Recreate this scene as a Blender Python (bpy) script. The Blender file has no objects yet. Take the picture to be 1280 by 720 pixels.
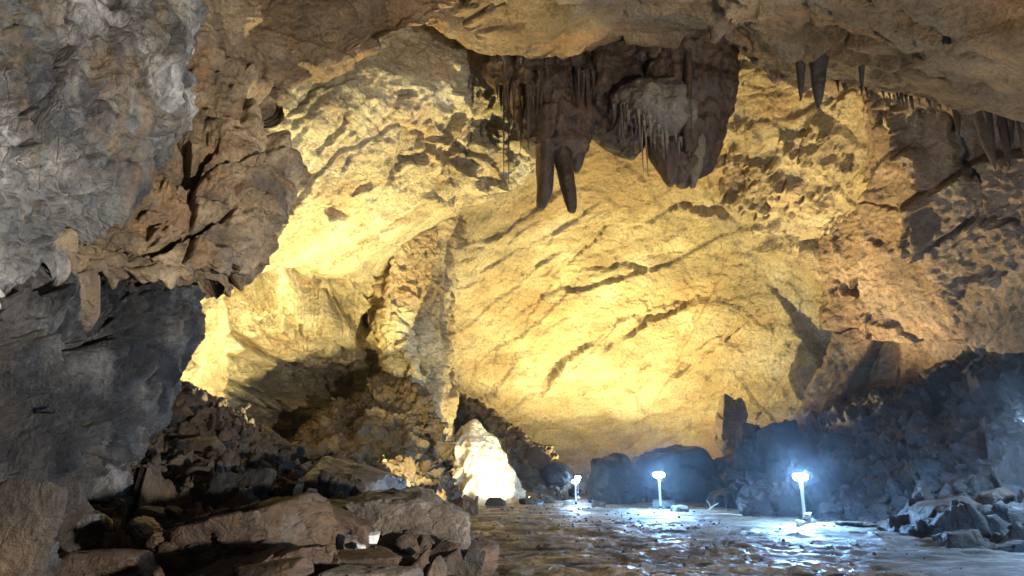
import bpy, bmesh, math, random
import numpy as np
from mathutils import Vector, Matrix, Euler

sc = bpy.context.scene
COL = sc.collection
R = math.radians
Q = 1.0        # mesh density of the rock faces

# ------------------------------------------------------------------ camera geometry
F, PITCH, CAMZ = 853.0, R(15), 1.3
CP, SP = math.cos(PITCH), math.sin(PITCH)

def P(px, py, Y):
    """world point seen at photo position (px, py) that stands Y metres into the cave"""
    x = (px - 640) / F; z = (360 - py) / F
    t = Y / (CP - z * SP)
    return np.array([x * t, Y, CAMZ + (SP + z * CP) * t])

# ------------------------------------------------------------------ noise toolkit
def _hash32(ix, iy, iz, k):
    h = (ix * 374761393 + iy * 668265263 + iz * 1440662683 + k * 1274126177) & 0xFFFFFFFF
    h = ((h ^ (h >> 13)) * 1274126177) & 0xFFFFFFFF
    h = ((h ^ (h >> 15)) * 2246822519) & 0xFFFFFFFF
    return h ^ (h >> 16)

def _hash(ix, iy, iz, k):
    return (_hash32(ix, iy, iz, k) & 0xFFFFFF).astype(np.float64) / 0xFFFFFF

def perlin(p, seed=0):
    i = np.floor(p).astype(np.int64); f = p - i
    u = f * f * f * (f * (f * 6 - 15) + 10); v = 1 - u
    out = 0
    for dx in (0, 1):
        fx = f[:, 0] - dx; wx = u[:, 0] if dx else v[:, 0]
        for dy in (0, 1):
            fy = f[:, 1] - dy; wxy = wx * (u[:, 1] if dy else v[:, 1])
            for dz in (0, 1):
                h = _hash32(i[:, 0] + dx, i[:, 1] + dy, i[:, 2] + dz, seed)
                g = ((h & 1023) - 511.5) * fx + (((h >> 10) & 1023) - 511.5) * fy + (((h >> 20) & 1023) - 511.5) * (f[:, 2] - dz)
                out = out + wxy * (u[:, 2] if dz else v[:, 2]) * g
    return out / 511.5

def fbm(p, s=1.0, o=5, g=0.5, seed=0):
    q = p * s; a = 1.0; r = 0
    for k in range(o):
        r = r + a * perlin(q, seed + k * 13); q = q * 2.03 + 17.3; a *= g
    return r

def ridged(p, s=1.0, o=5, g=0.5, seed=0):
    q = p * s; a = 1.0; r = 0
    for k in range(o):
        r = r + a * (1 - 2.4 * np.abs(perlin(q, seed + k * 13))); q = q * 2.1 + 9.1; a *= g
    return r * 0.5

def worley(p, s=1.0, seed=0, jitter=0.9):
    """nearest and second distance, hashes of the nearest cell, offset to its centre"""
    q = p * s; i = np.floor(q).astype(np.int64)
    n = len(q); d1 = np.full(n, 9e9); d2 = np.full(n, 9e9)
    cell = np.zeros((n, 3), np.int64); off = np.zeros((n, 3))
    for dx in (-1, 0, 1):
        for dy in (-1, 0, 1):
            for dz in (-1, 0, 1):
                a, b, c = i[:, 0] + dx, i[:, 1] + dy, i[:, 2] + dz
                h = _hash32(a, b, c, seed + 1)
                fp = np.stack([a + .5 + jitter * ((h & 1023) / 1023 - .5), b + .5 + jitter * (((h >> 10) & 1023) / 1023 - .5),
                               c + .5 + jitter * (((h >> 20) & 1023) / 1023 - .5)], 1)
                v = q - fp; d = (v * v).sum(1)
                m = d < d1
                d2 = np.where(m, d1, np.minimum(d2, d))
                d1 = np.where(m, d, d1)
                cell[m] = np.stack([a, b, c], 1)[m]; off[m] = v[m]
    return np.sqrt(d1), np.sqrt(d2), cell, off

def facets(p, s=1.0, seed=0, tilt=0.8, crack=0.0, cw=0.08, warp=0.15):
    """fractured rock: every cell a tilted plane with its own level, cracks between"""
    pw = p + warp / s * np.stack([fbm(p, s * 2.2, 2, seed=seed + k) for k in (5, 6, 7)], 1)
    d1, d2, c, off = worley(pw, s, seed)
    h = [_hash(c[:, 0], c[:, 1], c[:, 2], seed + 10 + k) - .5 for k in range(4)]
    r = h[0] + tilt * 2 * (h[1] * off[:, 0] + h[2] * off[:, 1] + h[3] * off[:, 2])
    if crack:
        e = np.clip((d2 - d1) / cw, 0, 1)
        r = r - crack * (1 - e) ** 2
    return r

def strata(p, nrm, thick, seed=0, warp=0.6, ws=0.25, soft=0.25):
    """bedding: steps along the bedding normal"""
    nrm = np.array(nrm, float); nrm /= np.linalg.norm(nrm)
    t = (p @ nrm) / thick + warp * fbm(p, ws, 4, seed=seed)
    i = np.floor(t).astype(np.int64); f = t - i
    z = np.zeros_like(i)
    a = _hash(i, z, z, seed + 3); b = _hash(i + 1, z, z, seed + 3)
    u = np.clip((f - (1 - soft)) / soft, 0, 1); u = u * u * (3 - 2 * u)
    return a + (b - a) * u - .5 - 0.25 * np.exp(-((f - 1 + soft * .5) / .06) ** 2)

def stretch(p, axis, k):
    """squash p along axis by k, so that noise runs along it"""
    a = np.array(axis, float); a /= np.linalg.norm(a)
    return p + np.outer(p @ a, a) * (k - 1)

# ------------------------------------------------------------------ object helpers
def tag(o, label=None, cat=None, group=None, kind=None):
    if label: o['label'] = label
    if cat: o['category'] = cat
    if group: o['group'] = group
    if kind: o['kind'] = kind
    return o

def mesh_obj(name, V, faces, mat, loc=(0, 0, 0), parent=None, smooth=True):
    me = bpy.data.meshes.new(name)
    V = np.asarray(V, np.float32); faces = np.asarray(faces, np.int32)
    n = faces.shape[1]
    me.vertices.add(len(V)); me.vertices.foreach_set('co', V.ravel())
    me.loops.add(faces.size); me.loops.foreach_set('vertex_index', faces.ravel())
    me.polygons.add(len(faces))
    me.polygons.foreach_set('loop_start', np.arange(0, faces.size, n, dtype=np.int32))
    me.update(calc_edges=True)
    me.validate()
    if smooth: me.polygons.foreach_set('use_smooth', np.ones(len(me.polygons), bool))
    if mat: me.materials.append(mat)
    o = bpy.data.objects.new(name, me); COL.objects.link(o)
    o.location = loc
    if parent: o.parent = parent
    return o

def empty(name, loc, rz=0):
    o = bpy.data.objects.new(name, None); COL.objects.link(o)
    o.location = loc; o.rotation_euler = (0, 0, rz); o.empty_display_size = .2
    return o

def grid_faces(nv, nu, wrap=False):
    m = nu if wrap else nu - 1
    j, i = np.meshgrid(np.arange(nv - 1), np.arange(m), indexing='ij')
    i2 = (i + 1) % nu
    return np.stack([j * nu + i, j * nu + i2, (j + 1) * nu + i2, (j + 1) * nu + i], -1).reshape(-1, 4)

def catmull(C, n):
    """C (k, ...) resampled to n along axis 0"""
    k = C.shape[0]
    t = np.linspace(0, k - 1, n); i = np.minimum(t.astype(int), k - 2); f = t - i
    f = f.reshape((-1,) + (1,) * (C.ndim - 1))
    p0 = np.where((i > 0).reshape(f.shape), C[np.maximum(i - 1, 0)], 2 * C[i] - C[i + 1])
    p1 = C[i]; p2 = C[i + 1]
    p3 = np.where((i + 2 < k).reshape(f.shape), C[np.minimum(i + 2, k - 1)], 2 * C[i + 1] - C[i])
    return p1 + .5 * f * (p2 - p0 + f * (2 * p0 - 5 * p1 + 4 * p2 - p3 + f * (3 * (p1 - p2) + p3 - p0)))

def carve_amount(PX, line, width, scarp=0):
    """0..1: a crack along a polyline, tapering to its ends; scarp > 0: a step that fades on its lower side over scarp"""
    best = np.full(len(PX), 1e9); side = np.zeros(len(PX)); T = np.zeros(len(PX))
    L = np.array(line, float); n = len(L) - 1
    for k, (a, b) in enumerate(zip(L[:-1], L[1:])):
        ab = b - a; t = np.clip(((PX - a) @ ab) / (ab @ ab), 0, 1)
        v = PX - (a + t[:, None] * ab)
        d = np.linalg.norm(v, axis=1); m = d < best
        best = np.where(m, d, best); T = np.where(m, (k + t) / n, T)
        side = np.where(m, np.sign(ab[0] * v[:, 1] - ab[1] * v[:, 0]), side)
    taper = np.sqrt(np.clip(np.sin(np.pi * np.clip(T, .02, .98)), 0, 1))
    if scarp:
        w = np.where(side > 0, scarp * taper + .1, 1.0)
        return np.clip(1 - best / w, 0, 1) * taper
    return np.clip((1 - best / (width * taper + .3)) * 2.4, 0, 1)

PATCH = {}
def patch(name, rows, nu, nv, disp, mat, label, skirt=None, carve=(), key=None, kind='structure', cat='rock'):
    """a rock face: control points -> smooth sheet -> displaced along its normal"""
    C = []
    for r in rows:
        row = []
        for c in r:
            if len(c) == 4: row.append([c[0], c[1], c[2], -999, -999])
            else: row.append(list(P(*c)) + [c[0], c[1]])
        C.append(row)
    nu, nv = int(nu * Q), int(nv * Q)
    C = np.array(C, float)
    cam = np.array([0, 0, CAMZ])
    for side, dep in (skirt or {}).items():      # wrap the rim away into the rock
        if side in 'lr':
            e, i = (C[:, :1], C[:, 1:2]) if side == 'l' else (C[:, -1:], C[:, -2:-1])
        else:
            e, i = (C[:1], C[1:2]) if side == 't' else (C[-1:], C[-2:-1])
        v = e[..., :3] - cam; v = v / np.linalg.norm(v, axis=-1, keepdims=True)
        inn = i[..., :3] - e[..., :3]; inn = inn / (np.linalg.norm(inn, axis=-1, keepdims=True) + 1e-9)
        s1 = e.copy(); s1[..., :3] += v * dep * .55 + inn * dep * .02
        s2 = e.copy(); s2[..., :3] += v * dep + inn * dep * .25
        if side == 'l': C = np.concatenate([s2, s1, C], 1)
        if side == 'r': C = np.concatenate([C, s1, s2], 1)
        if side == 't': C = np.concatenate([s2, s1, C], 0)
        if side == 'b': C = np.concatenate([C, s1, s2], 0)
    G = catmull(C, nv)
    G = np.swapaxes(catmull(np.swapaxes(G, 0, 1), nu), 0, 1)
    V = G[..., :3]
    du = np.gradient(V, axis=1); dv = np.gradient(V, axis=0)
    N = np.cross(du, dv); N /= np.linalg.norm(N, axis=-1, keepdims=True) + 1e-12
    sl = (slice(nv // 4, 3 * nv // 4), slice(nu // 4, 3 * nu // 4))
    flip = np.sum(N[sl] * (cam - V[sl])) < 0
    if flip: N = -N
    p = V.reshape(-1, 3); PX = G[..., 3:].reshape(-1, 2)
    d = disp(p, PX)
    if not name.endswith('floor'): d = d - np.median(d)
    for line, w, dep, *scarp in carve:
        wob = np.stack([fbm(p, .9, 5, .68, seed=91), fbm(p, .9, 5, .68, seed=92)], 1) * max(w, 3) * 2.4
        a = carve_amount(PX + wob, line, w, scarp[0] if scarp else 0)
        d = d - dep * a * np.clip(.75 + 1.5 * fbm(p, .55, 4, .6, seed=94), .05, 1.3)
    d = d.reshape(nv, nu)
    for _ in range(1):                        # no step narrower than the mesh can carry
        e = np.pad(d, 1, mode='edge')
        e = .25 * e[:-2] + .5 * e[1:-1] + .25 * e[2:]
        d = .25 * e[:, :-2] + .5 * e[:, 1:-1] + .25 * e[:, 2:]
    q = p + N.reshape(-1, 3) * d.reshape(-1, 1)
    f = grid_faces(nv, nu)
    if not flip: pass
    else: f = f[:, ::-1]
    o = mesh_obj(name, q, f, mat)
    o.data.set_sharp_from_angle(angle=R(40))
    tag(o, label, cat, kind=kind)
    PATCH[key or name] = (q, PX, N.reshape(-1, 3))
    return o

# ------------------------------------------------------------------ materials
class NT:
    def __init__(s, name):
        s.m = bpy.data.materials.new(name); s.m.use_nodes = True
        s.t = s.m.node_tree; s.t.nodes.clear()
        s.out = s.t.nodes.new('ShaderNodeOutputMaterial')
    def n(s, typ, **kw):
        nd = s.t.nodes.new('ShaderNode' + typ)
        for k, v in kw.items():
            if hasattr(nd, k): setattr(nd, k, v)
            else: s.set(nd.inputs[k.replace('_', ' ')], v)
        return nd
    def set(s, inp, v):
        if isinstance(v, bpy.types.NodeSocket): s.t.links.new(v, inp)
        else: inp.default_value = v
    def ramp(s, fac, stops, interp='LINEAR'):
        nd = s.t.nodes.new('ShaderNodeValToRGB'); nd.color_ramp.interpolation = interp
        e = nd.color_ramp.elements
        while len(e) < len(stops): e.new(.5)
        for el, (pos, c) in zip(e, stops):
            el.position = pos
            el.color = (c, c, c, 1) if isinstance(c, (int, float)) else (*c, 1)
        s.set(nd.inputs[0], fac); return nd.outputs[0]
    def mix(s, fac, a, b, mode='MIX'):
        nd = s.t.nodes.new('ShaderNodeMix'); nd.data_type = 'RGBA'; nd.blend_type = mode
        s.set(nd.inputs[0], fac); 
        for i, v in ((6, a), (7, b)):
            if isinstance(v, tuple): v = (*v, 1) if len(v) == 3 else v
            s.set(nd.inputs[i], v)
        return nd.outputs[2]
    def math(s, op, a, b=0.0):
        nd = s.t.nodes.new('ShaderNodeMath'); nd.operation = op
        s.set(nd.inputs[0], a); s.set(nd.inputs[1], b); return nd.outputs[0]
    def noise(s, vec, scale, detail=6, rough=.55, dist=0.0):
        nd = s.n('TexNoise', Scale=scale, Detail=detail, Roughness=rough, Distortion=dist)
        s.set(nd.inputs['Vector'], vec); return nd.outputs[0]
    def mapped(s, vec, scale=(1, 1, 1), rot=(0, 0, 0), loc=(0, 0, 0)):
        nd = s.n('Mapping'); s.set(nd.inputs['Vector'], vec)
        nd.inputs['Scale'].default_value = scale; nd.inputs['Rotation'].default_value = rot
        nd.inputs['Location'].default_value = loc; return nd.outputs[0]

def rock(name, c1, c2, c3, stain, stain_amt=.5, scale=.5, lines=(1, 1, 3.5), lrot=(0, 0, 0), line_amt=.5,
         rough=(.55, .85), bump=.5, bdist=.12, stain2=None, spec=.4, fine=1.0, stain_scale=.25, vein=None, crk=.3, joints=0):
    t = NT(name)
    tc = t.n('TexCoord').outputs['Object']
    n1 = t.noise(tc, scale, 9, .64, .1)
    base = t.ramp(n1, [(.32, c1), (.5, c2), (.66, c3)])
    lv = t.mapped(tc, lines, lrot)
    n2 = t.noise(lv, scale * 2.2, 8, .65, .12)
    l = t.ramp(n2, [(.36, .45), (.5, 1.0), (.64, 1.35)])
    base = t.mix(line_amt, base, l, 'MULTIPLY')
    sv = t.mapped(tc, tuple(.3 + .7 * k for k in lines), lrot)
    ns = t.noise(sv, stain_scale, 8, .66, .15)
    base = t.mix(t.math('MULTIPLY', t.ramp(ns, [(.5, 0), (.62, 1)]), stain_amt), base, stain)
    if stain2:
        ns2 = t.noise(t.mapped(sv, (1, 1, 1), (0, 0, 0), (13, 7, 3)), stain_scale * 1.7, 8, .68, .12)
        base = t.mix(t.math('MULTIPLY', t.ramp(ns2, [(.53, 0), (.6, 1)]), stain_amt), base, stain2)
    sp = t.noise(tc, 9 * fine, 5, .7)
    base = t.mix(.85, base, t.ramp(sp, [(.3, .5), (.5, 1.0), (.7, 1.35)]), 'MULTIPLY')
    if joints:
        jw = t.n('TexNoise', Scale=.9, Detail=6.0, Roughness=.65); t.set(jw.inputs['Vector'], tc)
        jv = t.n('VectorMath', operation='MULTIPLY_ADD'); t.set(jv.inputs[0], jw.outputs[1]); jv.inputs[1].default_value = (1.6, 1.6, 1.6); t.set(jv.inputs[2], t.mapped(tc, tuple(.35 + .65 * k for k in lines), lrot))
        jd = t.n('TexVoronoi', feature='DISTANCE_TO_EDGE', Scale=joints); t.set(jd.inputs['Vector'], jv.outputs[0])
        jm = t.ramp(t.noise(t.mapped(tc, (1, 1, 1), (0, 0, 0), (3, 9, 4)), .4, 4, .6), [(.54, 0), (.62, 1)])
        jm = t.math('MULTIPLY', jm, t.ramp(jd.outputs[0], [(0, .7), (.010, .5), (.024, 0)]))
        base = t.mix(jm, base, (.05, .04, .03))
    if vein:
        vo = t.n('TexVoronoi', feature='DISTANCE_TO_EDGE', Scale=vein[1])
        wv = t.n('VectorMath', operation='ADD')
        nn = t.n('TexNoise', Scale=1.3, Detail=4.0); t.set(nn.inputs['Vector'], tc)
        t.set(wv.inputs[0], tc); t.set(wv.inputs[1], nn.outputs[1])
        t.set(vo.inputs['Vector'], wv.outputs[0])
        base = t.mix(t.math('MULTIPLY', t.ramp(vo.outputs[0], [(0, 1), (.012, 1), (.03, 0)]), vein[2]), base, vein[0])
    b = t.n('BsdfPrincipled')
    t.set(b.inputs['Base Color'], base)
    t.set(b.inputs['Roughness'], t.ramp(t.noise(tc, 1.1, 6, .6), [(.38, rough[0]), (.62, rough[1])]))
    b.inputs['Specular IOR Level'].default_value = spec
    # relief too small to model
    h1 = t.noise(tc, 5.0 * fine, 8, .7, .2)
    h2 = t.noise(t.mapped(tc, tuple(.5 + .5 * k for k in lines), lrot), 2.6 * fine, 6, .6, .08)
    vo = t.n('TexVoronoi', feature='F1', Scale=3.4 * fine); t.set(vo.inputs['Vector'], tc)
    cr = t.n('TexVoronoi', feature='DISTANCE_TO_EDGE', Scale=.9 * fine)
    nz = t.n('TexNoise', Scale=1.5, Detail=5.0); t.set(nz.inputs['Vector'], tc)
    va = t.n('VectorMath', operation='ADD'); t.set(va.inputs[0], t.mapped(tc, lines, lrot)); t.set(va.inputs[1], nz.outputs[1]); t.set(cr.inputs['Vector'], va.outputs[0])
    h = t.math('ADD', t.math('ADD', h1, t.math('MULTIPLY', h2, .6)), t.math('MULTIPLY', vo.outputs[0], .3))
    h = t.math('ADD', h, t.ramp(cr.outputs[0], [(0, 0), (.04, crk)]))
    bp = t.n('Bump', Strength=bump, Distance=bdist)
    t.set(bp.inputs['Height'], h); t.set(b.inputs['Normal'], bp.outputs[0])
    t.set(t.out.inputs[0], b.outputs[0])
    return t.m

def plain(name, col, rough=.5, metal=0.0, bump=0, emit=None):
    t = NT(name); b = t.n('BsdfPrincipled')
    tc = t.n('TexCoord').outputs['Object']
    n = t.noise(tc, 14, 5)
    t.set(b.inputs['Base Color'], t.mix(.35, (*col, 1), t.ramp(n, [(.3, .6), (.7, 1.15)]), 'MULTIPLY'))
    t.set(b.inputs['Roughness'], t.ramp(n, [(.3, rough * .8), (.7, min(1, rough * 1.2))]))
    b.inputs['Metallic'].default_value = metal
    if emit:
        b.inputs['Emission Color'].default_value = (*emit[0], 1); b.inputs['Emission Strength'].default_value = emit[1]
    if bump:
        bp = t.n('Bump', Strength=bump, Distance=.01); t.set(bp.inputs['Height'], n); t.set(b.inputs['Normal'], bp.outputs[0])
    t.set(t.out.inputs[0], b.outputs[0]); return t.m

M = {}
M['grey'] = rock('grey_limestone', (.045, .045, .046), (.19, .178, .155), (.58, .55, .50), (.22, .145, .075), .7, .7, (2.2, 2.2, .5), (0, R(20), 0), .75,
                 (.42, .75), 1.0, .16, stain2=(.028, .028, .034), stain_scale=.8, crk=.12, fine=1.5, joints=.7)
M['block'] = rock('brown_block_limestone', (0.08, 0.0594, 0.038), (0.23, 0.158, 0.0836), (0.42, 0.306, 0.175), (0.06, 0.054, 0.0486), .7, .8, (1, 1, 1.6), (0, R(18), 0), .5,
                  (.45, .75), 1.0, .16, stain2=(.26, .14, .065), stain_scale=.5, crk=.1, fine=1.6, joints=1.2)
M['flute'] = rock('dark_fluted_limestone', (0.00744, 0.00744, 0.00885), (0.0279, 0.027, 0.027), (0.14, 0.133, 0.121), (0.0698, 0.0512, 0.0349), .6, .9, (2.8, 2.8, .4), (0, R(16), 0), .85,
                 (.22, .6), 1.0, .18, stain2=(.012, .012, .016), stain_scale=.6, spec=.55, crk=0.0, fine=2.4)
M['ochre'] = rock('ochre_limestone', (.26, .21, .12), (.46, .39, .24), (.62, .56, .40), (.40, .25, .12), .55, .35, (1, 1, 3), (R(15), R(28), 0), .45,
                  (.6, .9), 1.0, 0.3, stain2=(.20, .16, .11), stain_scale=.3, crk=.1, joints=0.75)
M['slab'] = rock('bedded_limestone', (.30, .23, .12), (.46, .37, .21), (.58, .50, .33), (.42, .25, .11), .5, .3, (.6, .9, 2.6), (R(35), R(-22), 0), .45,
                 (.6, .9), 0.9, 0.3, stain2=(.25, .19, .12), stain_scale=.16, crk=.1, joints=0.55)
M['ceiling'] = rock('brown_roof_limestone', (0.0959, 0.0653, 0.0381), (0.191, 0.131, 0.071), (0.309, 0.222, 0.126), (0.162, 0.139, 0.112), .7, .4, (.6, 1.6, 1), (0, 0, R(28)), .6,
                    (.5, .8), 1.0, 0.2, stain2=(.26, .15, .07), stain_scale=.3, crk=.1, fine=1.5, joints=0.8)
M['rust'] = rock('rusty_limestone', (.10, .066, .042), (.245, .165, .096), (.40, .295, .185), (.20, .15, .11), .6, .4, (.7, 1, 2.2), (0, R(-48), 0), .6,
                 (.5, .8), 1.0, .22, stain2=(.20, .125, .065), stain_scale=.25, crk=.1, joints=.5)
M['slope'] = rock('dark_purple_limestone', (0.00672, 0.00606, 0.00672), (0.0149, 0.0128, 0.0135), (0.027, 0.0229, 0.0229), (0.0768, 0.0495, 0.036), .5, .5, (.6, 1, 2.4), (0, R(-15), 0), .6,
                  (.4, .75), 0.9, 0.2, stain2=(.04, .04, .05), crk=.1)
M['talus'] = rock('rubble_earth', (0.0175, 0.0134, 0.00996), (0.0498, 0.0357, 0.0229), (0.0952, 0.0666, 0.0421), (0.113, 0.0654, 0.0306), .6, 1.1, (1, 1, 1), (0, 0, 0), .4,
                  (.6, .9), 1.0, 0.14, stain_scale=.5, crk=.1, fine=2.0)
M['mound'] = rock('mound_earth', (0.042, 0.03, 0.018), (0.096, 0.066, 0.039), (0.156, 0.114, 0.066), (.10, .08, .06), .6, .8, (1, 1, 1), (0, 0, 0), .4,
                  (.65, .9), .9, .14, crk=.1)
M['floor'] = rock('wet_flowstone', (0.0371, 0.03, 0.0215), (0.0928, 0.0747, 0.0537), (0.177, 0.146, 0.108), (0.126, 0.0829, 0.0404), .5, .9, (1, 1.1, 1), (0, 0, R(10)), .4,
                  (.30, .85), 1.0, .06, stain2=(.045, .041, .037), spec=.45, stain_scale=.45, fine=1.8, crk=0.0)
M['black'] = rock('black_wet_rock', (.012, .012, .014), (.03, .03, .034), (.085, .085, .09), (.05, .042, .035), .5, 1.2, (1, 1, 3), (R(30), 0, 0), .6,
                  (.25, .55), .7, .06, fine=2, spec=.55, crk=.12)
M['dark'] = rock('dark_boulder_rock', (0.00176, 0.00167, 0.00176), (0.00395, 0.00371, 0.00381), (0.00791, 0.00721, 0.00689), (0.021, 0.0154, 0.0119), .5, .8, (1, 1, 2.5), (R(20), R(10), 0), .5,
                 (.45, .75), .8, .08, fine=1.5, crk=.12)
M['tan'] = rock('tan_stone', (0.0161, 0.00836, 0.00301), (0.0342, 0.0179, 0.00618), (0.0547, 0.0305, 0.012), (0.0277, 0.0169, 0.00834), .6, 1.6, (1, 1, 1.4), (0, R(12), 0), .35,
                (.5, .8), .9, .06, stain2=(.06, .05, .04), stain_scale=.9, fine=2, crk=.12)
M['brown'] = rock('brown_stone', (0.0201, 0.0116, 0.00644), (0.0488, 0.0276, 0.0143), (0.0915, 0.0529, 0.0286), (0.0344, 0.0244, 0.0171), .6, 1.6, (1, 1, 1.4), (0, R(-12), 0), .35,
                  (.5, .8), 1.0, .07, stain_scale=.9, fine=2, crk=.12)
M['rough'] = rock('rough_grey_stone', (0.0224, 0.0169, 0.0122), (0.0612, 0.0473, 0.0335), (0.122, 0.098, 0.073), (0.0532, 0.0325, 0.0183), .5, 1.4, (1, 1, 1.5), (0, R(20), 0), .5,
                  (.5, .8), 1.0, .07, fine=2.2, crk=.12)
M['pale'] = rock('pale_stone', (0.171, 0.171, 0.162), (0.255, 0.255, 0.245), (0.333, 0.333, 0.323), (0.196, 0.176, 0.147), .4, 2, (1, 1, 2), (0, 0, 0), .3,
                 (.5, .8), .5, .02, fine=3, crk=.12)
M['drip'] = rock('brown_dripstone', (0.016, 0.0091, 0.0054), (0.0416, 0.0238, 0.0138), (0.088, 0.0546, 0.0324), (0.068, 0.0364, 0.0168), .55, .8, (3.0, 3.0, .3), (0, 0, 0), .75,
                 (.3, .65), .8, .08, fine=1.6, stain2=(.035, .032, .032), stain_scale=.6, crk=0.0)
M['drippale'] = rock('pale_dripstone', (0.0562, 0.0469, 0.0391), (0.108, 0.0918, 0.0744), (0.173, 0.151, 0.123), (0.144, 0.102, 0.062), .5, 1.2, (3, 3, .4), (0, 0, 0), .5,
                     (.4, .7), .9, .08, fine=2, crk=0.0)
M['calcite'] = rock('calcite', (.48, .42, .30), (.66, .60, .46), (.78, .74, .62), (.6, .48, .28), .4, .9, (3, 3, .5), (0, 0, 0), .4,
                    (.4, .7), .7, .08, fine=1.4, crk=0.0)
M['white'] = plain('white_paint', (.8, .8, .8), .35, 0, .1)
M['housing'] = plain('black_cast_metal', (.03, .03, .03), .5, .6, .2)
M['led'] = plain('led_lens', (.9, .95, 1), .3, 0, 0, ((.25, .54, 1.0), 3000))
M['led_dim'] = plain('small_led_lens', (.9, .95, 1), .3, 0, 0, ((.40, .66, 1.0), 900))
M['flood'] = plain('flood_lens', (1, .9, .7), .3, 0, 0, ((1, .74, .33), 60))
M['stick'] = plain('dead_wood', (.35, .29, .21), .8, 0, .6)
M['blue'] = plain('blue_lamp_glint', (.16, .30, .62), .5, 0, .2)  # blue that stands in for a lamp reflection

# ------------------------------------------------------------------ relief of each kind of rock
def d_grey(p, X):
    a = stretch(p, (.34, .1, 1), .3)
    return .62 * ridged(a, .5, 4, .5, 3) + .45 * facets(stretch(p, (.34, 0, 1), .35), .6, 5, .6, .3, .04, .1) + .18 * facets(stretch(p, (.34, 0, 1), .4), 1.9, 8, .6, .3, .05) \
        + .09 * facets(p, 4.5, 7, 1., .3) + .10 * fbm(p, 2.5, 5, .72, 9)
def d_block(p, X):
    q = stretch(p, (.25, 0, 1), 1.4)
    return .70 * facets(q, .36, 15, .6, .35, .04, .06) + .20 * facets(q, 1.2, 18, .6, .3, .05) + .08 * facets(q, 3.0, 16, 1., .4) + .12 * strata(p, (.25, .1, 1), .45, 4, .4) + .10 * fbm(p, 2.5, 5, .72, 19)
def d_flute(p, X):
    a = stretch(p, (.28, .15, 1), .2)
    return .75 * ridged(a, .75, 3, .55, 23) + .36 * ridged(stretch(p, (.36, .2, 1), .16), 1.7, 3, .6, 21) + .30 * ridged(stretch(p, (.38, .2, 1), .13), 3.2, 4, .65, 22) + .22 * facets(stretch(p, (.32, .15, 1), .25), 1.4, 28, .7, .4) + .05 * facets(p, 4, 27, .8, .3) + .04 * fbm(p, 3, 4, .6, 29)
def blocks(p, u, bw, bh, seed, joint=.05):
    """coursed natural blocks: each with its own depth, open joints between"""
    v = p[:, 2] / bh + .25 * fbm(p, .3, 3, seed=seed)
    r = np.floor(v).astype(np.int64); z = np.zeros_like(r)
    w = u / bw * (.7 + .6 * _hash(r, z, z, seed + 2)) + 9 * _hash(r, z, z, seed + 1) + .15 * fbm(p, .5, 3, seed=seed + 5)
    c = np.floor(w).astype(np.int64)
    fu, fv = w - c, v - r
    e = np.minimum(np.minimum(fu, 1 - fu) * bw, np.minimum(fv, 1 - fv) * bh)
    h = _hash(r, c, z, seed + 3) - .5; t = _hash(r, c, z, seed + 4) - .5
    return h + .5 * t * (fu - .5) + .35 * (fv - .5) - .5 * (1 - np.clip(e / joint, 0, 1))
def d_mid(p, X):
    low = np.clip((X[:, 1] - 338) / 30, 0, 1) * np.clip((X[:, 0] - 264) / 14, 0, 1)     # down in the chamber the rock breaks in blocks
    left = np.clip((285 - X[:, 0]) / 16, 0, 1) * np.clip((X[:, 1] - 330) / 40, 0, 1)
    b = stretch(p, (.75, -.4, .5), .3)
    hi = .20 * fbm(p, .25, 3, .5, 33) + .40 * facets(b, .30, 35, .6, .6, .03, .2) + .12 * facets(b, .9, 36, 1., .6, .04, .25) + .09 * facets(stretch(p, (.75, -.4, .5), .5), 2.4, 37, 1.1, .4)
    u = p[:, 0] * .7 + p[:, 1] * .72
    lo = 1.7 * blocks(p, u, 2.3, 1.5, 41, .16) + .6 * blocks(p, u, .9, .6, 44, .09) + .10 * facets(p, 2.2, 42, 1., .3)
    fl = .75 * ridged(stretch(p, (.45, 0, 1), .16), .6, 3, .5, 47) + .25 * facets(stretch(p, (.45, 0, 1), .25), 1.3, 48, 1., .4)
    rug = np.exp(-(((X[:, 0] - 590) / 75) ** 2 + ((X[:, 1] - 185) / 65) ** 2))      # the knobbly patch left of the stalactites
    d = .65 * hi * (1 - low) + lo * low
    d = d * (1 - left) + fl * left
    return d + rug * (.65 * facets(p, .8, 50, 1., .5) + .35 * facets(p, 2.2, 51, 1., .4) + .25 * ridged(p, 1.2, 4, .6, 52)) + .08 * fbm(b, 1.6, 5, .75, 49)
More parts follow.
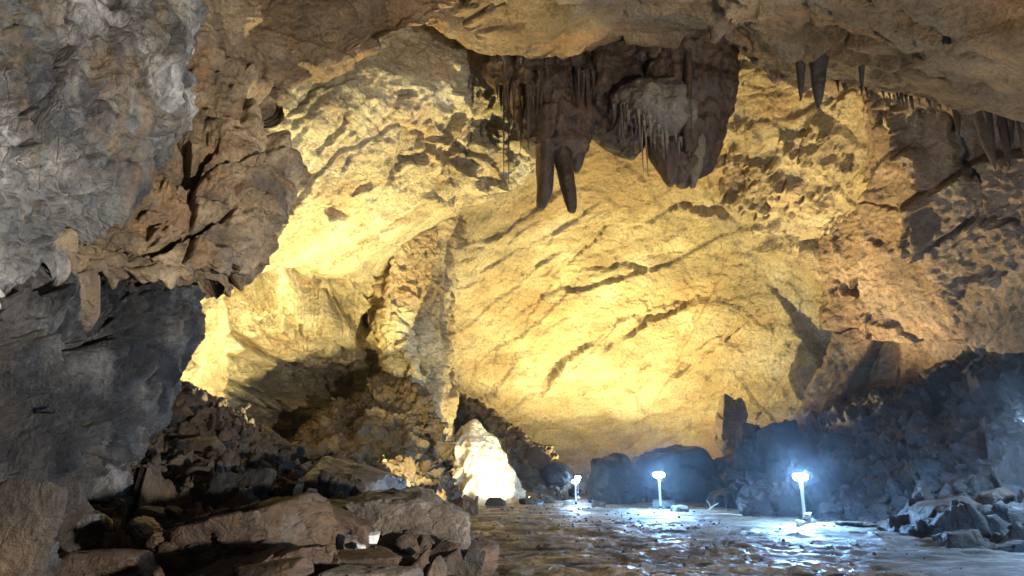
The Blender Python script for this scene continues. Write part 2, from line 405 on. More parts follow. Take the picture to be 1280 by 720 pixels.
def d_slab(p, X):
    nb = (.18, -.62, -.76)
    right = np.clip((X[:, 0] - 930 + .25 * (X[:, 1] - 350)) / 70, 0, 1)
    up = np.clip((190 - X[:, 1]) / 60, 0, 1)
    ck = stretch(p, (.8, -.35, .45), .3)
    d = .40 * strata(p, nb, 1.5, 61, .45, .10, .06) + .12 * strata(p, nb, .4, 63, .6, .25, .15) + .34 * facets(ck, .16, 601, .8, .2, .015, .12) \
        + .20 * facets(ck, .5, 602, .9, .6, .02, .15) + .08 * facets(ck, 1.6, 605, 1., .5, .04, .2) + .04 * facets(p, 2.6, 606, 1., .3) + .06 * fbm(ck, 2.5, 4, .7, 603)
    rr = .70 * facets(stretch(p, (.5, 0, -.8), .4), .34, 68, 1., .5, .04) + .14 * facets(stretch(p, (.5, 0, -.8), .6), 1.1, 69, 1.1, .4) + .05 * facets(p, 2.6, 67, 1., .3)
    tp = .45 * facets(stretch(p, (1, 0, .1), .3), .28, 70, .9, .4, .04) + .15 * facets(stretch(p, (1, 0, .1), .5), 1.0, 72, 1., .3) + .35 * strata(p, (.1, -.2, 1), .8, 71, .5, .2, .1)
    return d * (1 - .45 * right) * (1 - .5 * up) + rr * right + tp * up
def d_wing(p, X):
    return .55 * facets(stretch(p, (0, 0, 1), .4), .45, 75, .9, .5, .04) + .3 * facets(stretch(p, (0, 0, 1), .5), 1.2, 76, 1., .4) + .12 * facets(p, 3, 78, 1., .3) + .2 * fbm(p, .4, 3, .5, 77)
def d_ceil(p, X):
    a = stretch(p, (1, -.3, 0), .25)
    sm = np.clip((520 - X[:, 0]) / 60, 0, 1)
    d = +.40 * strata(p, (.14, -.25, 1), .65, 81, .6, .14, .08) + .40 * facets(a, .36, 83, 1., .6, .03) + .22 * facets(a, 1.2, 84, 1., .4, .05) + .09 * facets(a, 3, 82, 1., .4) + .10 * fbm(a, 2.5, 5, .72, 85)
    return d * (1 - .5 * sm) + sm * .10 * ridged(stretch(p, (.6, .3, .4), .4), 1.4, 4, .6, 86)
def d_rust(p, X):
    a = stretch(p, (.62, -.2, .75), .36)
    return 1.35 * facets(a, .25, 91, 1.1, .6, .03, .05) + .15 * facets(a, .75, 92, .8, .6, .04, .08) + .06 * facets(a, 2., 94, 1.1, .3) + .09 * facets(p, 4.5, 95, 1., .3) + .06 * fbm(a, 2.6, 5, .72, 93)
def d_slope(p, X):
    return .7 * facets(p, .4, 101, .9, .4) + .4 * facets(p, 1.0, 102, 1.1, .4) + .18 * facets(p, 2.4, 103, 1.1, .3)
def d_talus(p, X):
    return .35 * facets(p, .8, 111, 1., .3) + .24 * facets(p, 2.0, 112, 1.1, .4) + .12 * facets(p, 4.5, 113, 1.1, .4) + .12 * fbm(p, .5, 3, .5, 114)
def d_mound(p, X):
    return .45 * facets(p, .55, 121, 1., .2) + .28 * facets(p, 1.3, 122, 1.1, .3) + .15 * facets(p, 3., 123, 1.1, .3) + .3 * fbm(p, .4, 4, .5, 124)

# ------------------------------------------------------------------ the cave
# left foreground wall, in three masses parted by cracks
patch('cave_wall', [
    [(-420, -160, 3.9), (-60, -150, 5.6), (60, -150, 7.2), (150, -150, 8.6), (240, -150, 10)],
    [(-420, 0, 3.6), (-40, 0, 5.2), (60, 0, 6.6), (150, 0, 8.0), (222, 0, 9.4)],
    [(-420, 100, 3.4), (-40, 100, 5.0), (50, 100, 6.2), (130, 95, 7.4), (200, 90, 8.9)],
    [(-420, 200, 3.3), (-40, 200, 4.9), (40, 200, 5.8), (110, 200, 6.9), (172, 195, 8.2)],
    [(-420, 280, 3.3), (-40, 280, 4.9), (20, 285, 5.6), (70, 285, 6.3), (120, 275, 7.3)],
    [(-420, 350, 3.4), (-60, 350, 5.0), (-20, 355, 5.4), (15, 350, 5.8), (50, 332, 6.4)],
], 260, 320, d_grey, M['grey'], 'grey ribbed limestone wall at the upper left of the cave', {'r': 1.4, 'b': 1.2}, key='A1',
    carve=[([(30, 20), (20, 200)], 8, .5), ([(78, -40), (66, 100), (60, 180), (75, 300)], 4, .5), ([(150, -60), (120, 80), (95, 200), (100, 290)], 3, .4), ([(110, 20), (60, 120), (10, 170)], 2.5, .35), ([(180, 40), (150, 120)], 3, .4)])
patch('cave_wall', [
    [(140, 40, 10.2), (200, 62, 10), (250, 95, 10.2), (300, 112, 10.6), (332, 135, 11.2)],
    [(130, 140, 9.6), (200, 150, 9.5), (250, 155, 9.7), (300, 165, 10), (350, 185, 11)],
    [(80, 215, 8.5), (170, 215, 8.8), (240, 225, 9.1), (310, 230, 9.6), (366, 245, 10.6)],
    [(10, 290, 7), (120, 290, 7.8), (210, 295, 8.5), (285, 300, 9.2), (345, 290, 10.4)],
    [(-80, 335, 6), (60, 338, 6.8), (160, 342, 7.8), (240, 345, 8.8), (308, 332, 10)],
    [(-80, 356, 6.6), (60, 360, 7.6), (150, 366, 8.6), (215, 372, 9.4), (262, 356, 10.4)],
], 280, 260, d_block, M['block'], 'big brown angular block jutting from the left wall over the fluted rock', {'r': 3.0, 'b': 1.5, 't': 1.0}, key='A2',
    carve=[([(215, 150), (232, 210), (270, 190)], 6, .4), ([(140, 290), (210, 300), (300, 255)], 5, .4)])
patch('cave_wall', [
    [(205, -140, 10.4), (240, -140, 10.2), (270, -140, 10.6), (310, -140, 11.6)],
    [(200, 0, 10.4), (238, 0, 10.0), (270, 0, 10.3), (305, 0, 11.6)],
    [(195, 60, 10.3), (232, 60, 9.9), (265, 65, 10.2), (295, 70, 11.4)],
    [(195, 120, 10.4), (235, 125, 10.2), (262, 125, 10.4), (290, 130, 11.4)],
    [(200, 165, 11), (240, 165, 11), (262, 165, 11), (290, 165, 11.8)],
], 120, 200, d_grey, M['block'], 'pale rib of limestone between the left wall and the roof', {'r': 1.6, 'l': 1.0}, key='A0')
patch('cave_wall', [
    [(-420, 320, 3.9), (-30, 335, 6.2), (70, 345, 7.6), (150, 350, 8.8), (240, 362, 10.4)],
    [(-420, 400, 3.7), (-30, 400, 5.6), (60, 405, 6.6), (140, 410, 7.8), (222, 415, 9.6)],
    [(-420, 480, 3.5), (-30, 480, 5.4), (50, 485, 6.3), (120, 490, 7.5), (195, 490, 9.2)],
    [(-420, 560, 3.4), (-30, 560, 5.2), (40, 560, 6), (100, 560, 7), (165, 550, 8.6)],
    [(-420, 640, 3.3), (-30, 640, 5.1), (20, 640, 5.6), (60, 630, 6.4), (105, 615, 7.8)],
    [(-420, 780, 3.2), (-30, 780, 4.9), (10, 780, 5.2), (40, 780, 5.8), (70, 780, 6.8)],
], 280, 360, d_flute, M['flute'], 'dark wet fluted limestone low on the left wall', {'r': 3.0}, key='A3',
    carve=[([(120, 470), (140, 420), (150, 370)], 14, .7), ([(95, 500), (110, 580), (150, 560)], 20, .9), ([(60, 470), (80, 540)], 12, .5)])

# roof over the visitor, ending in a lip
lip = [(290, 135, 12.4), (345, 118, 13), (420, 82, 14), (530, 30, 15.5), (600, 62, 16.6), (680, 66, 17), (780, 42, 17.5), (905, 40, 17), (1000, 86, 16.5), (1130, 116, 15.5),
       (1290, 138, 14), (1560, 175, 12)]
mid = [(250, 60, 12.1), (310, 55, 12.7), (420, 20, 13.7), (530, -20, 15.2), (600, 0, 14.8), (680, 12, 14.3), (790, 0, 14.5), (910, 5, 14), (1010, 28, 13.5), (1130, 45, 12.6), (1300, 55, 11.4), (1580, 60, 10)]
def lift(c, dy, dz):
    q = P(*c); return (q[0], q[1] + dy, q[2] + dz, 0)
near = [(c[0] + (c[0] - 640) * .05, -110, 12.6 if c[0] < 560 else 10.8 if c[0] < 900 else 9.6) for c in lip]
over = [((c[0] - 640) * .0145, 5.5, 11.6 - .0000065 * (c[0] - 640) ** 2, 0) for c in lip]
back = [((c[0] - 640) * .0135, -3.0, 10.5 - .0000065 * (c[0] - 640) ** 2, 0) for c in lip]
patch('cave_ceiling', [back, over, near, mid, lip, [lift(c, .9, .9) for c in lip], [lift(c, 2.4, 2.6) for c in lip], [lift(c, 5, 5) for c in lip]],
      520, 420, d_ceil, M['ceiling'], 'brown bedded cave roof ending in a ragged lip above the stalactites', key='F',
      carve=[([(1075, -8), (1140, 25), (1205, 55), (1260, 74)], 3.5, 1.0), ([(1130, 22), (1155, 0)], 2.5, .7), ([(1180, 108), (1090, 92), (1000, 58), (930, 28)], 3, .6, 16), ([(1280, 110), (1150, 88), (1060, 50)], 3, .6, 14), ([(900, 16), (760, 22), (640, 40), (560, 34)], 3, .4, 12),
             ([(915, -20), (990, 58)], 13, -.35), ([(560, 12), (640, 30), (720, 14)], 4, .3)])

# lit left chamber: sloping roof that curves down into a blocky back wall
patch('cave_wall', [
    [(200, -60, 15), (360, -80, 17), (460, -90, 19), (560, -90, 21), (640, -80, 23), (720, -70, 25)],
    [(230, 20, 14.6), (360, 0, 16.4), (460, -20, 18), (560, -10, 19.6), (640, 20, 21.5), (720, 40, 24)],
    [(260, 130, 14.5), (370, 110, 16), (460, 90, 17.5), (550, 80, 19), (630, 90, 21), (690, 110, 23.5)],
    [(280, 200, 15.5), (375, 190, 17), (460, 180, 18.5), (540, 180, 20), (610, 185, 21.5), (668, 185, 23.5)],
    [(240, 290, 16.5), (340, 280, 18), (420, 270, 19.5), (490, 262, 21), (560, 248, 22.5), (640, 226, 24.5)],
    [(190, 370, 18), (290, 352, 19.5), (360, 345, 21.5), (415, 338, 23), (450, 328, 24), (492, 310, 25.5)],
    [(150, 440, 18), (240, 420, 20), (310, 400, 24), (370, 395, 27), (420, 395, 28), (470, 375, 29.5)],
    [(120, 520, 17.5), (205, 490, 19.5), (275, 470, 25.5), (350, 455, 30), (420, 440, 31.5), (490, 430, 32)],
    [(100, 620, 17), (190, 560, 19), (262, 540, 27), (340, 530, 32), (420, 520, 33), (510, 520, 33)],
    [(100, 720, 17), (190, 640, 19), (262, 620, 27), (340, 620, 32.5), (420, 620, 33), (510, 620, 33)],
], 420, 520, d_mid, M['ochre'], 'ochre limestone roof and blocky back wall of the lit left chamber', {'r': 2.5}, key='B',
    carve=[([(505, 215), (530, 190), (545, 160)], 6, .7), ([(545, 215), (575, 185), (600, 190)], 5, .6), ([(500, 110), (520, 118)], 6, .5), ([(405, 262), (440, 270)], 5, .6),
           ([(400, 190), (430, 160), (440, 140)], 3, .35), ([(340, 190), (365, 165), (410, 120)], 3, .3), ([(360, 150), (400, 105), (460, 95)], 3, .35), ([(440, 245), (470, 230)], 4, .4),
           ([(300, 500), (330, 520), (380, 520)], 14, 1.4), ([(365, 470), (420, 490)], 10, .9), ([(330, 405), (350, 400)], 6, .6)])
# buttress between the chamber and the main wall
patch('rock_buttress', [
    [(452, 270, 34), (476, 268, 29.5), (492, 265, 27.0), (520, 265, 28), (560, 265, 30), (580, 270, 33)],
    [(456, 345, 36), (470, 330, 31), (484, 318, 27), (515, 328, 27.8), (545, 335, 29.5), (560, 335, 33)],
    [(446, 420, 37), (462, 405, 32), (478, 390, 27.3), (513, 395, 28), (546, 400, 29.5), (562, 400, 33)],
    [(452, 480, 37), (476, 465, 32), (500, 440, 27.8), (525, 445, 28.2), (552, 450, 29.6), (562, 450, 33)],
    [(466, 540, 37), (496, 520, 32.5), (530, 490, 28.3), (545, 495, 28.8), (556, 500, 29.8), (563, 500, 33)],
    [(450, 640, 34), (500, 620, 31), (548, 600, 28.5), (553, 600, 29), (558, 600, 30), (565, 600, 33)],
], 170, 300, d_wing, M['slab'], 'pale limestone buttress with one shadowed side between the chamber and the bright wall', key='D', kind='thing', cat='buttress',
    carve=[([(528, 345), (520, 400), (535, 470)], 4, .5), ([(500, 350), (520, 370)], 4, .4)])
# main bright wall
patch('cave_wall', [
    [(440, -60, 25), (560, -60, 26), (660, -60, 26), (760, -60, 26), (870, -50, 25.5), (980, -40, 24), (1080, -30, 22), (1200, -20, 20)],
    [(450, 60, 25), (560, 50, 25.5), (660, 50, 26), (760, 50, 26), (870, 50, 25.5), (980, 50, 23), (1080, 60, 21), (1200, 70, 19)],
    [(460, 120, 26), (560, 120, 27), (660, 120, 27.5), (760, 120, 27.5), (870, 120, 26.5), (980, 115, 24.5), (1080, 130, 22), (1180, 150, 20)],
    [(470, 190, 29), (560, 195, 30), (660, 200, 30.5), (760, 195, 30.5), (870, 195, 29.5), (980, 195, 27), (1070, 215, 25.5), (1140, 235, 24)],
    [(480, 270, 32), (560, 270, 33), (660, 270, 33.8), (760, 270, 34), (870, 275, 33), (970, 280, 30), (1030, 295, 29), (1090, 310, 28)],
    [(490, 350, 34.5), (560, 350, 35.5), (660, 350, 37), (760, 350, 37.5), (870, 350, 36), (970, 350, 33), (1040, 365, 31), (1110, 380, 29.5)],
    [(500, 430, 36.5), (560, 430, 38), (660, 430, 40), (760, 430, 40.5), (870, 430, 38.5), (960, 430, 35), (1030, 435, 32.5), (1110, 445, 31)],
    [(500, 500, 39), (560, 500, 40), (660, 505, 42.5), (760, 510, 43), (860, 510, 41), (940, 505, 37.5), (1010, 500, 34.5), (1100, 500, 33)],
    [(500, 550, 41), (560, 550, 42), (660, 550, 44.5), (760, 552, 45), (860, 550, 42), (940, 545, 38.5), (1010, 540, 35.5), (1100, 540, 34)],
    [(500, 680, 42), (560, 680, 43), (660, 680, 45.5), (760, 680, 45.5), (860, 680, 42.5), (940, 680, 39), (1010, 680, 36), (1100, 680, 34)],
], 560, 560, d_slab, M['slab'], 'bright yellow bedded limestone wall sloping over the back of the cave', key='E',
    carve=[([(590, 520), (630, 470), (648, 420), (690, 350), (745, 300), (765, 270)], 1.2, .35), ([(885, 372), (830, 394), (790, 414), (750, 436)], 2, 1.1, 20), ([(740, 430), (702, 456), (676, 494)], 2, 1.0, 11),
           ([(825, 347), (780, 336), (690, 342)], 2, .4, 8), ([(575, 505), (620, 490), (650, 430)], 1.0, .25), ([(950, 387), (905, 427), (860, 464)], 1.2, .3), ([(930, 292), (900, 270), (850, 262), (785, 294)], 3, .6, 16),
           ([(870, 452), (835, 476)], 2, .7, 7), ([(1000, 298), (930, 316)], 2, .5, 7), ([(700, 500), (780, 470), (860, 430)], 1.0, .2), ([(760, 330), (860, 315), (950, 335)], 1.0, .2),
           ([(920, 180), (950, 240), (1000, 250), (1030, 220), (1000, 180)], 30, -.6)])
# right wall
patch('cave_wall', [
    [(1000, 40, 22), (1080, 50, 20), (1160, 60, 18.5), (1240, 70, 17), (1330, 80, 15.5), (1560, 90, 12)],
    [(1010, 130, 25), (1075, 130, 23), (1120, 125, 20.3), (1220, 150, 19), (1320, 160, 17), (1560, 180, 12.5)],
    [(1000, 235, 28), (1075, 235, 25.5), (1158, 235, 21.3), (1240, 240, 20), (1330, 245, 18), (1560, 260, 13)],
    [(1020, 310, 29), (1095, 310, 26.5), (1172, 300, 23), (1250, 310, 21), (1340, 320, 18.6), (1560, 330, 13.5)],
    [(1045, 395, 29.8), (1110, 390, 27.8), (1180, 390, 25), (1260, 390, 22.5), (1350, 395, 19.6), (1560, 400, 14.5)],
    [(1030, 470, 31), (1105, 465, 29), (1190, 460, 26.5), (1275, 450, 24), (1360, 450, 20.6), (1560, 450, 15)],
    [(980, 560, 32), (1065, 545, 29.8), (1170, 530, 27.5), (1280, 520, 25), (1380, 520, 21), (1560, 520, 15.5)],
], 380, 380, d_rust, M['rust'], 'rusty brown fractured limestone wall on the right of the cave', {'l': 2.0}, key='G',
    carve=[([(1120, 130), (1160, 235), (1175, 290)], 7, -.5), ([(1185, 150), (1200, 200), (1230, 225)], 8, .9), ([(1245, 150), (1255, 190)], 8, .9), ([(1040, 350), (1080, 370), (1170, 420)], 6, .7),
           ([(1175, 290), (1230, 265), (1280, 275)], 5, .6), ([(1200, 400), (1240, 330), (1280, 320)], 9, .8)])
patch('rubble_slope', [
    [(880, 600, 33), (1060, 520, 31), (1160, 470, 28), (1280, 415, 25), (1400, 395, 22), (1600, 395, 16)],
    [(900, 600, 29), (1060, 528, 27.2), (1160, 488, 25.2), (1280, 440, 22.4), (1400, 420, 20), (1600, 420, 15)],
    [(910, 615, 26.5), (1060, 570, 24.4), (1160, 540, 22.5), (1280, 500, 20), (1420, 490, 17), (1600, 500, 13.5)],
    [(920, 632, 23.5), (1060, 622, 20.6), (1160, 612, 18.5), (1280, 592, 16.5), (1420, 580, 14), (1600, 590, 11.5)],
    [(930, 645, 21.5), (1060, 655, 18.2), (1150, 668, 15.4), (1270, 700, 12.2), (1420, 720, 10), (1600, 730, 8.5)],
    [(930, 680, 20.5), (1060, 720, 17.2), (1150, 740, 14.4), (1270, 780, 11.2), (1420, 800, 9), (1600, 800, 8)],
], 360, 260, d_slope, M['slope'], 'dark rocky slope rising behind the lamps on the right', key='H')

# ground
def d_floor(p, X):
    a = stretch(p, (1, .25, 0), .6)
    near = .75 * np.clip((26 - p[:, 1]) / 9, .55, 1)
    d = near * (.02 * ridged(a, .8, 4, .55, 131) + .10 * fbm(a, .4, 4, .5, 132) + .09 * facets(a, .7, 133, .7, .4, .06) + .06 * facets(p, 1.8, 136, .8, .4) + .03 * facets(p, 6, 137, 1., .4))
    # step down to the boulders on the left
    edge = -1.0 + .3 * fbm(p, .7, 3, .5, 135) + (p[:, 1] - 9) * -.02
    s = np.clip((edge - p[:, 0]) / .5, 0, 1); s = s * s * (3 - 2 * s)
    d = d - .45 * s * np.clip((19 - p[:, 1]) / 3, 0, 1)
    pale = np.clip((p[:, 0] - 4.5) / 2, 0, 1) * np.clip((12.5 - p[:, 1]) / 2, 0, 1)
    return d * (1 - .6 * pale) + .05 * pale
g = []
for yy in (-4, 0, 4, 8, 10, 12, 14, 17, 20, 24, 29, 36, 48):
    g.append([(xx, yy, 0.0 if yy < 30 else -.1, 0) for xx in (-30, -16, -8, -5, -3, -1, 1, 3, 5, 8, 11, 18, 30)])
patch('cave_floor', g, 640, 640, d_floor, M['floor'], 'wet rippled flowstone floor shining under the lamps', key='floor')

patch('rubble_slope', [
    [(60, 520, 21), (150, 515, 20.5), (235, 520, 20.5), (300, 560, 20.5), (370, 600, 20), (440, 622, 19), (540, 650, 18)],
    [(60, 480, 17), (140, 478, 17), (215, 487, 17), (300, 530, 16.5), (360, 565, 16), (430, 598, 15), (530, 632, 14)],
    [(20, 540, 12), (110, 540, 12.5), (190, 545, 13), (280, 570, 13), (350, 590, 12.5), (430, 610, 12), (540, 645, 11.5)],
    [(-40, 600, 8.6), (60, 600, 9), (150, 605, 9.8), (250, 618, 10), (340, 630, 10), (430, 645, 9.8), (560, 672, 9.6)],
    [(-80, 660, 6.6), (20, 665, 6.8), (120, 675, 7.4), (230, 690, 7.6), (330, 695, 7.6), (440, 700, 7.6), (580, 712, 8)],
    [(-120, 760, 5), (-20, 770, 5.2), (100, 775, 5.6), (220, 780, 5.8), (330, 785, 5.8), (450, 785, 6), (600, 775, 7)],
    [(-200, 900, 3.5), (-20, 900, 3.8), (100, 900, 4), (220, 900, 4), (330, 900, 4), (450, 900, 4.2), (640, 900, 4.6)],
], 420, 420, d_talus, M['talus'], 'dark slope of rubble climbing to the left wall', key='T')
patch('earth_mound', [
    [(340, 600, 33), (380, 575, 34), (430, 530, 34), (480, 510, 34), (520, 510, 34), (548, 550, 33), (566, 610, 32)],
    [(340, 580, 28), (380, 548, 28), (425, 508, 28.3), (470, 482, 28.5), (510, 478, 28), (537, 510, 27), (558, 575, 26.6)],
    [(330, 590, 26), (370, 572, 26), (420, 545, 26.5), (470, 530, 27), (515, 530, 27), (543, 555, 27), (558, 600, 27.5)],
    [(320, 610, 22), (370, 602, 23), (420, 592, 23.5), (480, 588, 24), (520, 590, 24.5), (550, 602, 25), (572, 622, 25.5)],
    [(320, 660, 18), (360, 655, 19), (420, 650, 20), (480, 646, 21), (525, 646, 21.5), (560, 648, 22), (600, 650, 22)],
], 300, 240, d_mound, M['mound'], 'brown mound of earth and stones in front of the left chamber', key='M', cat='mound')
patch('earth_mound', [
    [(545, 540, 42), (560, 530, 42), (610, 545, 42), (655, 570, 42), (695, 600, 42), (725, 640, 42)],
    [(540, 500, 37), (560, 503, 37), (605, 515, 37), (645, 538, 37), (685, 568, 37), (708, 605, 37)],
    [(540, 560, 35), (560, 568, 35), (605, 575, 35), (650, 590, 35), (685, 610, 34.5), (712, 628, 34)],
    [(540, 650, 33), (560, 650, 33), (610, 650, 33), (650, 650, 33), (690, 650, 33), (720, 650, 33)],
], 220, 180, d_mound, M['mound'], 'stony brown mound behind the glowing stalagmite', key='M2', cat='mound')

# ------------------------------------------------------------------ boulders
_ICO = {}
def ico(sub):
    if sub not in _ICO:
        bm = bmesh.new(); bmesh.ops.create_icosphere(bm, subdivisions=sub, radius=1)
        bm.verts.ensure_lookup_table()
        _ICO[sub] = (np.array([v.co[:] for v in bm.verts]), np.array([[v.index for v in f.verts] for f in bm.faces]))
        bm.free()
    return _ICO[sub]

def rock_shape(dims, seed, sub=4, planes=16, sharp=26, rough=.05, squash=.0):
    """an angular broken rock: half-space cuts, worn edges, rough skin; metres, centred"""
    rng = np.random.default_rng(seed)
    D, f = ico(sub)
    n = rng.normal(size=(planes, 3)); n /= np.linalg.norm(n, axis=1, keepdims=True)
    n = np.concatenate([n, np.array([[1, 0, 0], [-1, 0, 0], [0, 1, 0], [0, -1, 0], [0, 0, 1], [0, 0, -1]]) + rng.normal(size=(6, 3)) * .18])
    n /= np.linalg.norm(n, axis=1, keepdims=True)
    h = np.concatenate([rng.uniform(.82, 1.15, planes), rng.uniform(.85, 1.0, 6)])
    s = (np.maximum(D @ n.T, 1e-4) / h) ** sharp
    r = s.sum(1) ** (-1 / sharp)
    V = D * r[:, None]
    V = V / np.abs(V).max(0) * np.array(dims) / 2
    sz = float(np.mean(dims))
    q = V / sz * 2 + seed * 3.7
    Dn = V / (np.linalg.norm(V, axis=1, keepdims=True) + 1e-9)
    d = rough * sz * (1.0 * fbm(q, .9, 5, .6, seed) + .55 * facets(q, 1.3, seed + 5, .5, .1, .2) + .30 * facets(q, 3.2, seed + 9, .6, .1, .2))
    return V + Dn * d[:, None], f

def boulder(px, py, Y, w, h, mat, label, rot=(0, 0, 0), depth=None, seed=1, sub=4, planes=12, sharp=26, rough=.06, name='boulder', cat='boulder', group=None, kind=None):
    """w, h: size across the photo at that distance"""
    m = Y / F / .985
    dims = (w * m, (depth or .5 * (w + h)) * m, h * m)
    V, f = rock_shape(dims, seed, sub, planes, sharp, rough)
    o = mesh_obj(name, V, f, M[mat], P(px, py, Y))
    o.data.set_sharp_from_angle(angle=R(38))
    o.rotation_euler = tuple(R(a) for a in rot)
    return tag(o, label, cat, group, kind)

B = boulder
# foreground heap
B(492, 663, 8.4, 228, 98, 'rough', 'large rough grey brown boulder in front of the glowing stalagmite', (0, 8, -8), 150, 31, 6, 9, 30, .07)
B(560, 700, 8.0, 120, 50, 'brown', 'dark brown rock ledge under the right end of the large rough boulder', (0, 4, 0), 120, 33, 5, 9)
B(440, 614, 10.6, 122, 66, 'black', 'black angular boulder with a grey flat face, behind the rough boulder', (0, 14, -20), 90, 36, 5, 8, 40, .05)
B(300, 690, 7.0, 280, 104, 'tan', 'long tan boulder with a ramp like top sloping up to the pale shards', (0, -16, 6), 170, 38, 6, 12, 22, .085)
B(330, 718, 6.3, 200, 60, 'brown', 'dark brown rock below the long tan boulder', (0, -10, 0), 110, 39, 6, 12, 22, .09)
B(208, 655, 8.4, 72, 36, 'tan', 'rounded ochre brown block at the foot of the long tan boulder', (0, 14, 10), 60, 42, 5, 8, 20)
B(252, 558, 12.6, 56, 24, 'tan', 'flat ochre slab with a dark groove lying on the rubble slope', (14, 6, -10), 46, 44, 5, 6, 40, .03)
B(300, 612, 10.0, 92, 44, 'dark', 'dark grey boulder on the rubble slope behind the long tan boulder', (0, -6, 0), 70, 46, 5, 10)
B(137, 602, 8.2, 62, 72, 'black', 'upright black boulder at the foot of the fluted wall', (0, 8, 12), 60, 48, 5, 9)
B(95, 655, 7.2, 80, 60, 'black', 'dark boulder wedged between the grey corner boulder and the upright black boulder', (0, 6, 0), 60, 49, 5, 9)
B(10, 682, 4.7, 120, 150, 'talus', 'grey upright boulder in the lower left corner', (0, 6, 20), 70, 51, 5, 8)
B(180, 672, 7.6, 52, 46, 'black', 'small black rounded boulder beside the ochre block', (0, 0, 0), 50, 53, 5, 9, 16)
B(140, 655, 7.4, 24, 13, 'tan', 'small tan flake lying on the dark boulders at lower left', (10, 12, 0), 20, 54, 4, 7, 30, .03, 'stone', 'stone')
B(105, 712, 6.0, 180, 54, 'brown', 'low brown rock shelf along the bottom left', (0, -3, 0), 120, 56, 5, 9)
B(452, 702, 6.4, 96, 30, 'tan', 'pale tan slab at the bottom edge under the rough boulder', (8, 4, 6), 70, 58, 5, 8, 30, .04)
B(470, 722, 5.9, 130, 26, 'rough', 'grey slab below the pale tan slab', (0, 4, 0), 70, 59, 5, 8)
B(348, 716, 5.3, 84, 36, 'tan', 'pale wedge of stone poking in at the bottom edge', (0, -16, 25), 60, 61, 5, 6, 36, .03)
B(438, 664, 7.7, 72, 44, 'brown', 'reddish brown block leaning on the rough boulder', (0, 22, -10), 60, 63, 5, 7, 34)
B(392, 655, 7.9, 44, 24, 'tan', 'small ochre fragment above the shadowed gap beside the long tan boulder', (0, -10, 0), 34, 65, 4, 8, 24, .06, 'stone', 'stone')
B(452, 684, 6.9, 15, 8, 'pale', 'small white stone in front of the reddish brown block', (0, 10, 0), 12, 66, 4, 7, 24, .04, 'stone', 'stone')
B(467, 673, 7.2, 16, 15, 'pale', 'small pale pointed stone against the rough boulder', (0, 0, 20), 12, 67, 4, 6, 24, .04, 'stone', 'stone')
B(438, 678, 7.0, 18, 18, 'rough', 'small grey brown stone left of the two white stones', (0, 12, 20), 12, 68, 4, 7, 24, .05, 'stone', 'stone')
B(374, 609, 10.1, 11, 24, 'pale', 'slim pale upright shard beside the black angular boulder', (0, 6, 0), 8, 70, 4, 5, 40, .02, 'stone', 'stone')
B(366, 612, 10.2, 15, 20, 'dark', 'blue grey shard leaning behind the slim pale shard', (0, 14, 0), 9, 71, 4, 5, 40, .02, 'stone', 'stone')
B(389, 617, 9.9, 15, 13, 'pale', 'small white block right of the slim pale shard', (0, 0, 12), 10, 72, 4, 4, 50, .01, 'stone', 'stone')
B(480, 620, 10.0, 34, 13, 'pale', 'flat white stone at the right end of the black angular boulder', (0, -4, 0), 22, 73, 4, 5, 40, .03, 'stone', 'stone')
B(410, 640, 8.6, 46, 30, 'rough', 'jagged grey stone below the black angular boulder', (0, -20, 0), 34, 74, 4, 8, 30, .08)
# edge of the rubble slope that catches the floodlight
B(345, 556, 16.2, 66, 22, 'tan', 'long lit stone on the crest of the rubble slope', (0, 30, -10), 30, 76, 5, 7, 30, .05)
B(255, 500, 17.0, 28, 16, 'tan', 'lit stone at the top of the rubble slope under the fluted wall', (0, 18, 0), 22, 77, 4, 8)
B(300, 530, 16.6, 34, 18, 'tan', 'lit stone halfway down the crest of the rubble slope', (0, 28, 0), 22, 78, 4, 8)
# far side of the floor
B(664, 629, 28.5, 30, 13, 'tan', 'yellow boulder beside the modelled blue scrap near the far lamp', (0, -4, 0), 24, 81, 4, 9)
B(683, 624, 29.5, 22, 10, 'tan', 'orange topped boulder behind the yellow boulder', (0, 0, 0), 20, 82, 4, 9)
B(664, 621, 30, 14, 11, 'tan', 'small yellow boulder left of the orange topped boulder', (0, 0, 0), 12, 83, 4, 9)
B(748, 632, 27.0, 20, 12, 'brown', 'brown stone between the far lamp and the dark boulder', (0, 0, 0), 16, 84, 4, 9)
B(697, 592, 34.5, 40, 34, 'dark', 'grey leaning boulder at the right end of the stony mound', (0, 34, 0), 30, 85, 5, 9)
B(672, 575, 35, 40, 26, 'brown', 'brown slab leaning on the stony mound behind the stalagmite', (0, 30, 0), 24, 86, 5, 9)
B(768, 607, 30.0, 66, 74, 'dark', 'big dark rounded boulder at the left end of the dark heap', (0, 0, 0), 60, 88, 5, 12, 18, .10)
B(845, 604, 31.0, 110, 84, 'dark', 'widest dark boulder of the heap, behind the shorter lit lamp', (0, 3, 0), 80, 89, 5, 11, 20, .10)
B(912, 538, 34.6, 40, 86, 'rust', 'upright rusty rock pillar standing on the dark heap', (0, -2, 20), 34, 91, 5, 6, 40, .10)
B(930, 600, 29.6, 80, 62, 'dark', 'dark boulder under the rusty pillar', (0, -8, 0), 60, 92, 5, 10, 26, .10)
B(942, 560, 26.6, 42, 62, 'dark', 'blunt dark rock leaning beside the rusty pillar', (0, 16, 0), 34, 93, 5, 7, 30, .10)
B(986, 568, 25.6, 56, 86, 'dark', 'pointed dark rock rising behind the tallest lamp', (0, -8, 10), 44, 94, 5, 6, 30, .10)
B(1018, 590, 24.6, 70, 64, 'dark', 'squat dark rock right of the pointed dark rock', (0, 10, 0), 50, 95, 5, 9, 26, .10)
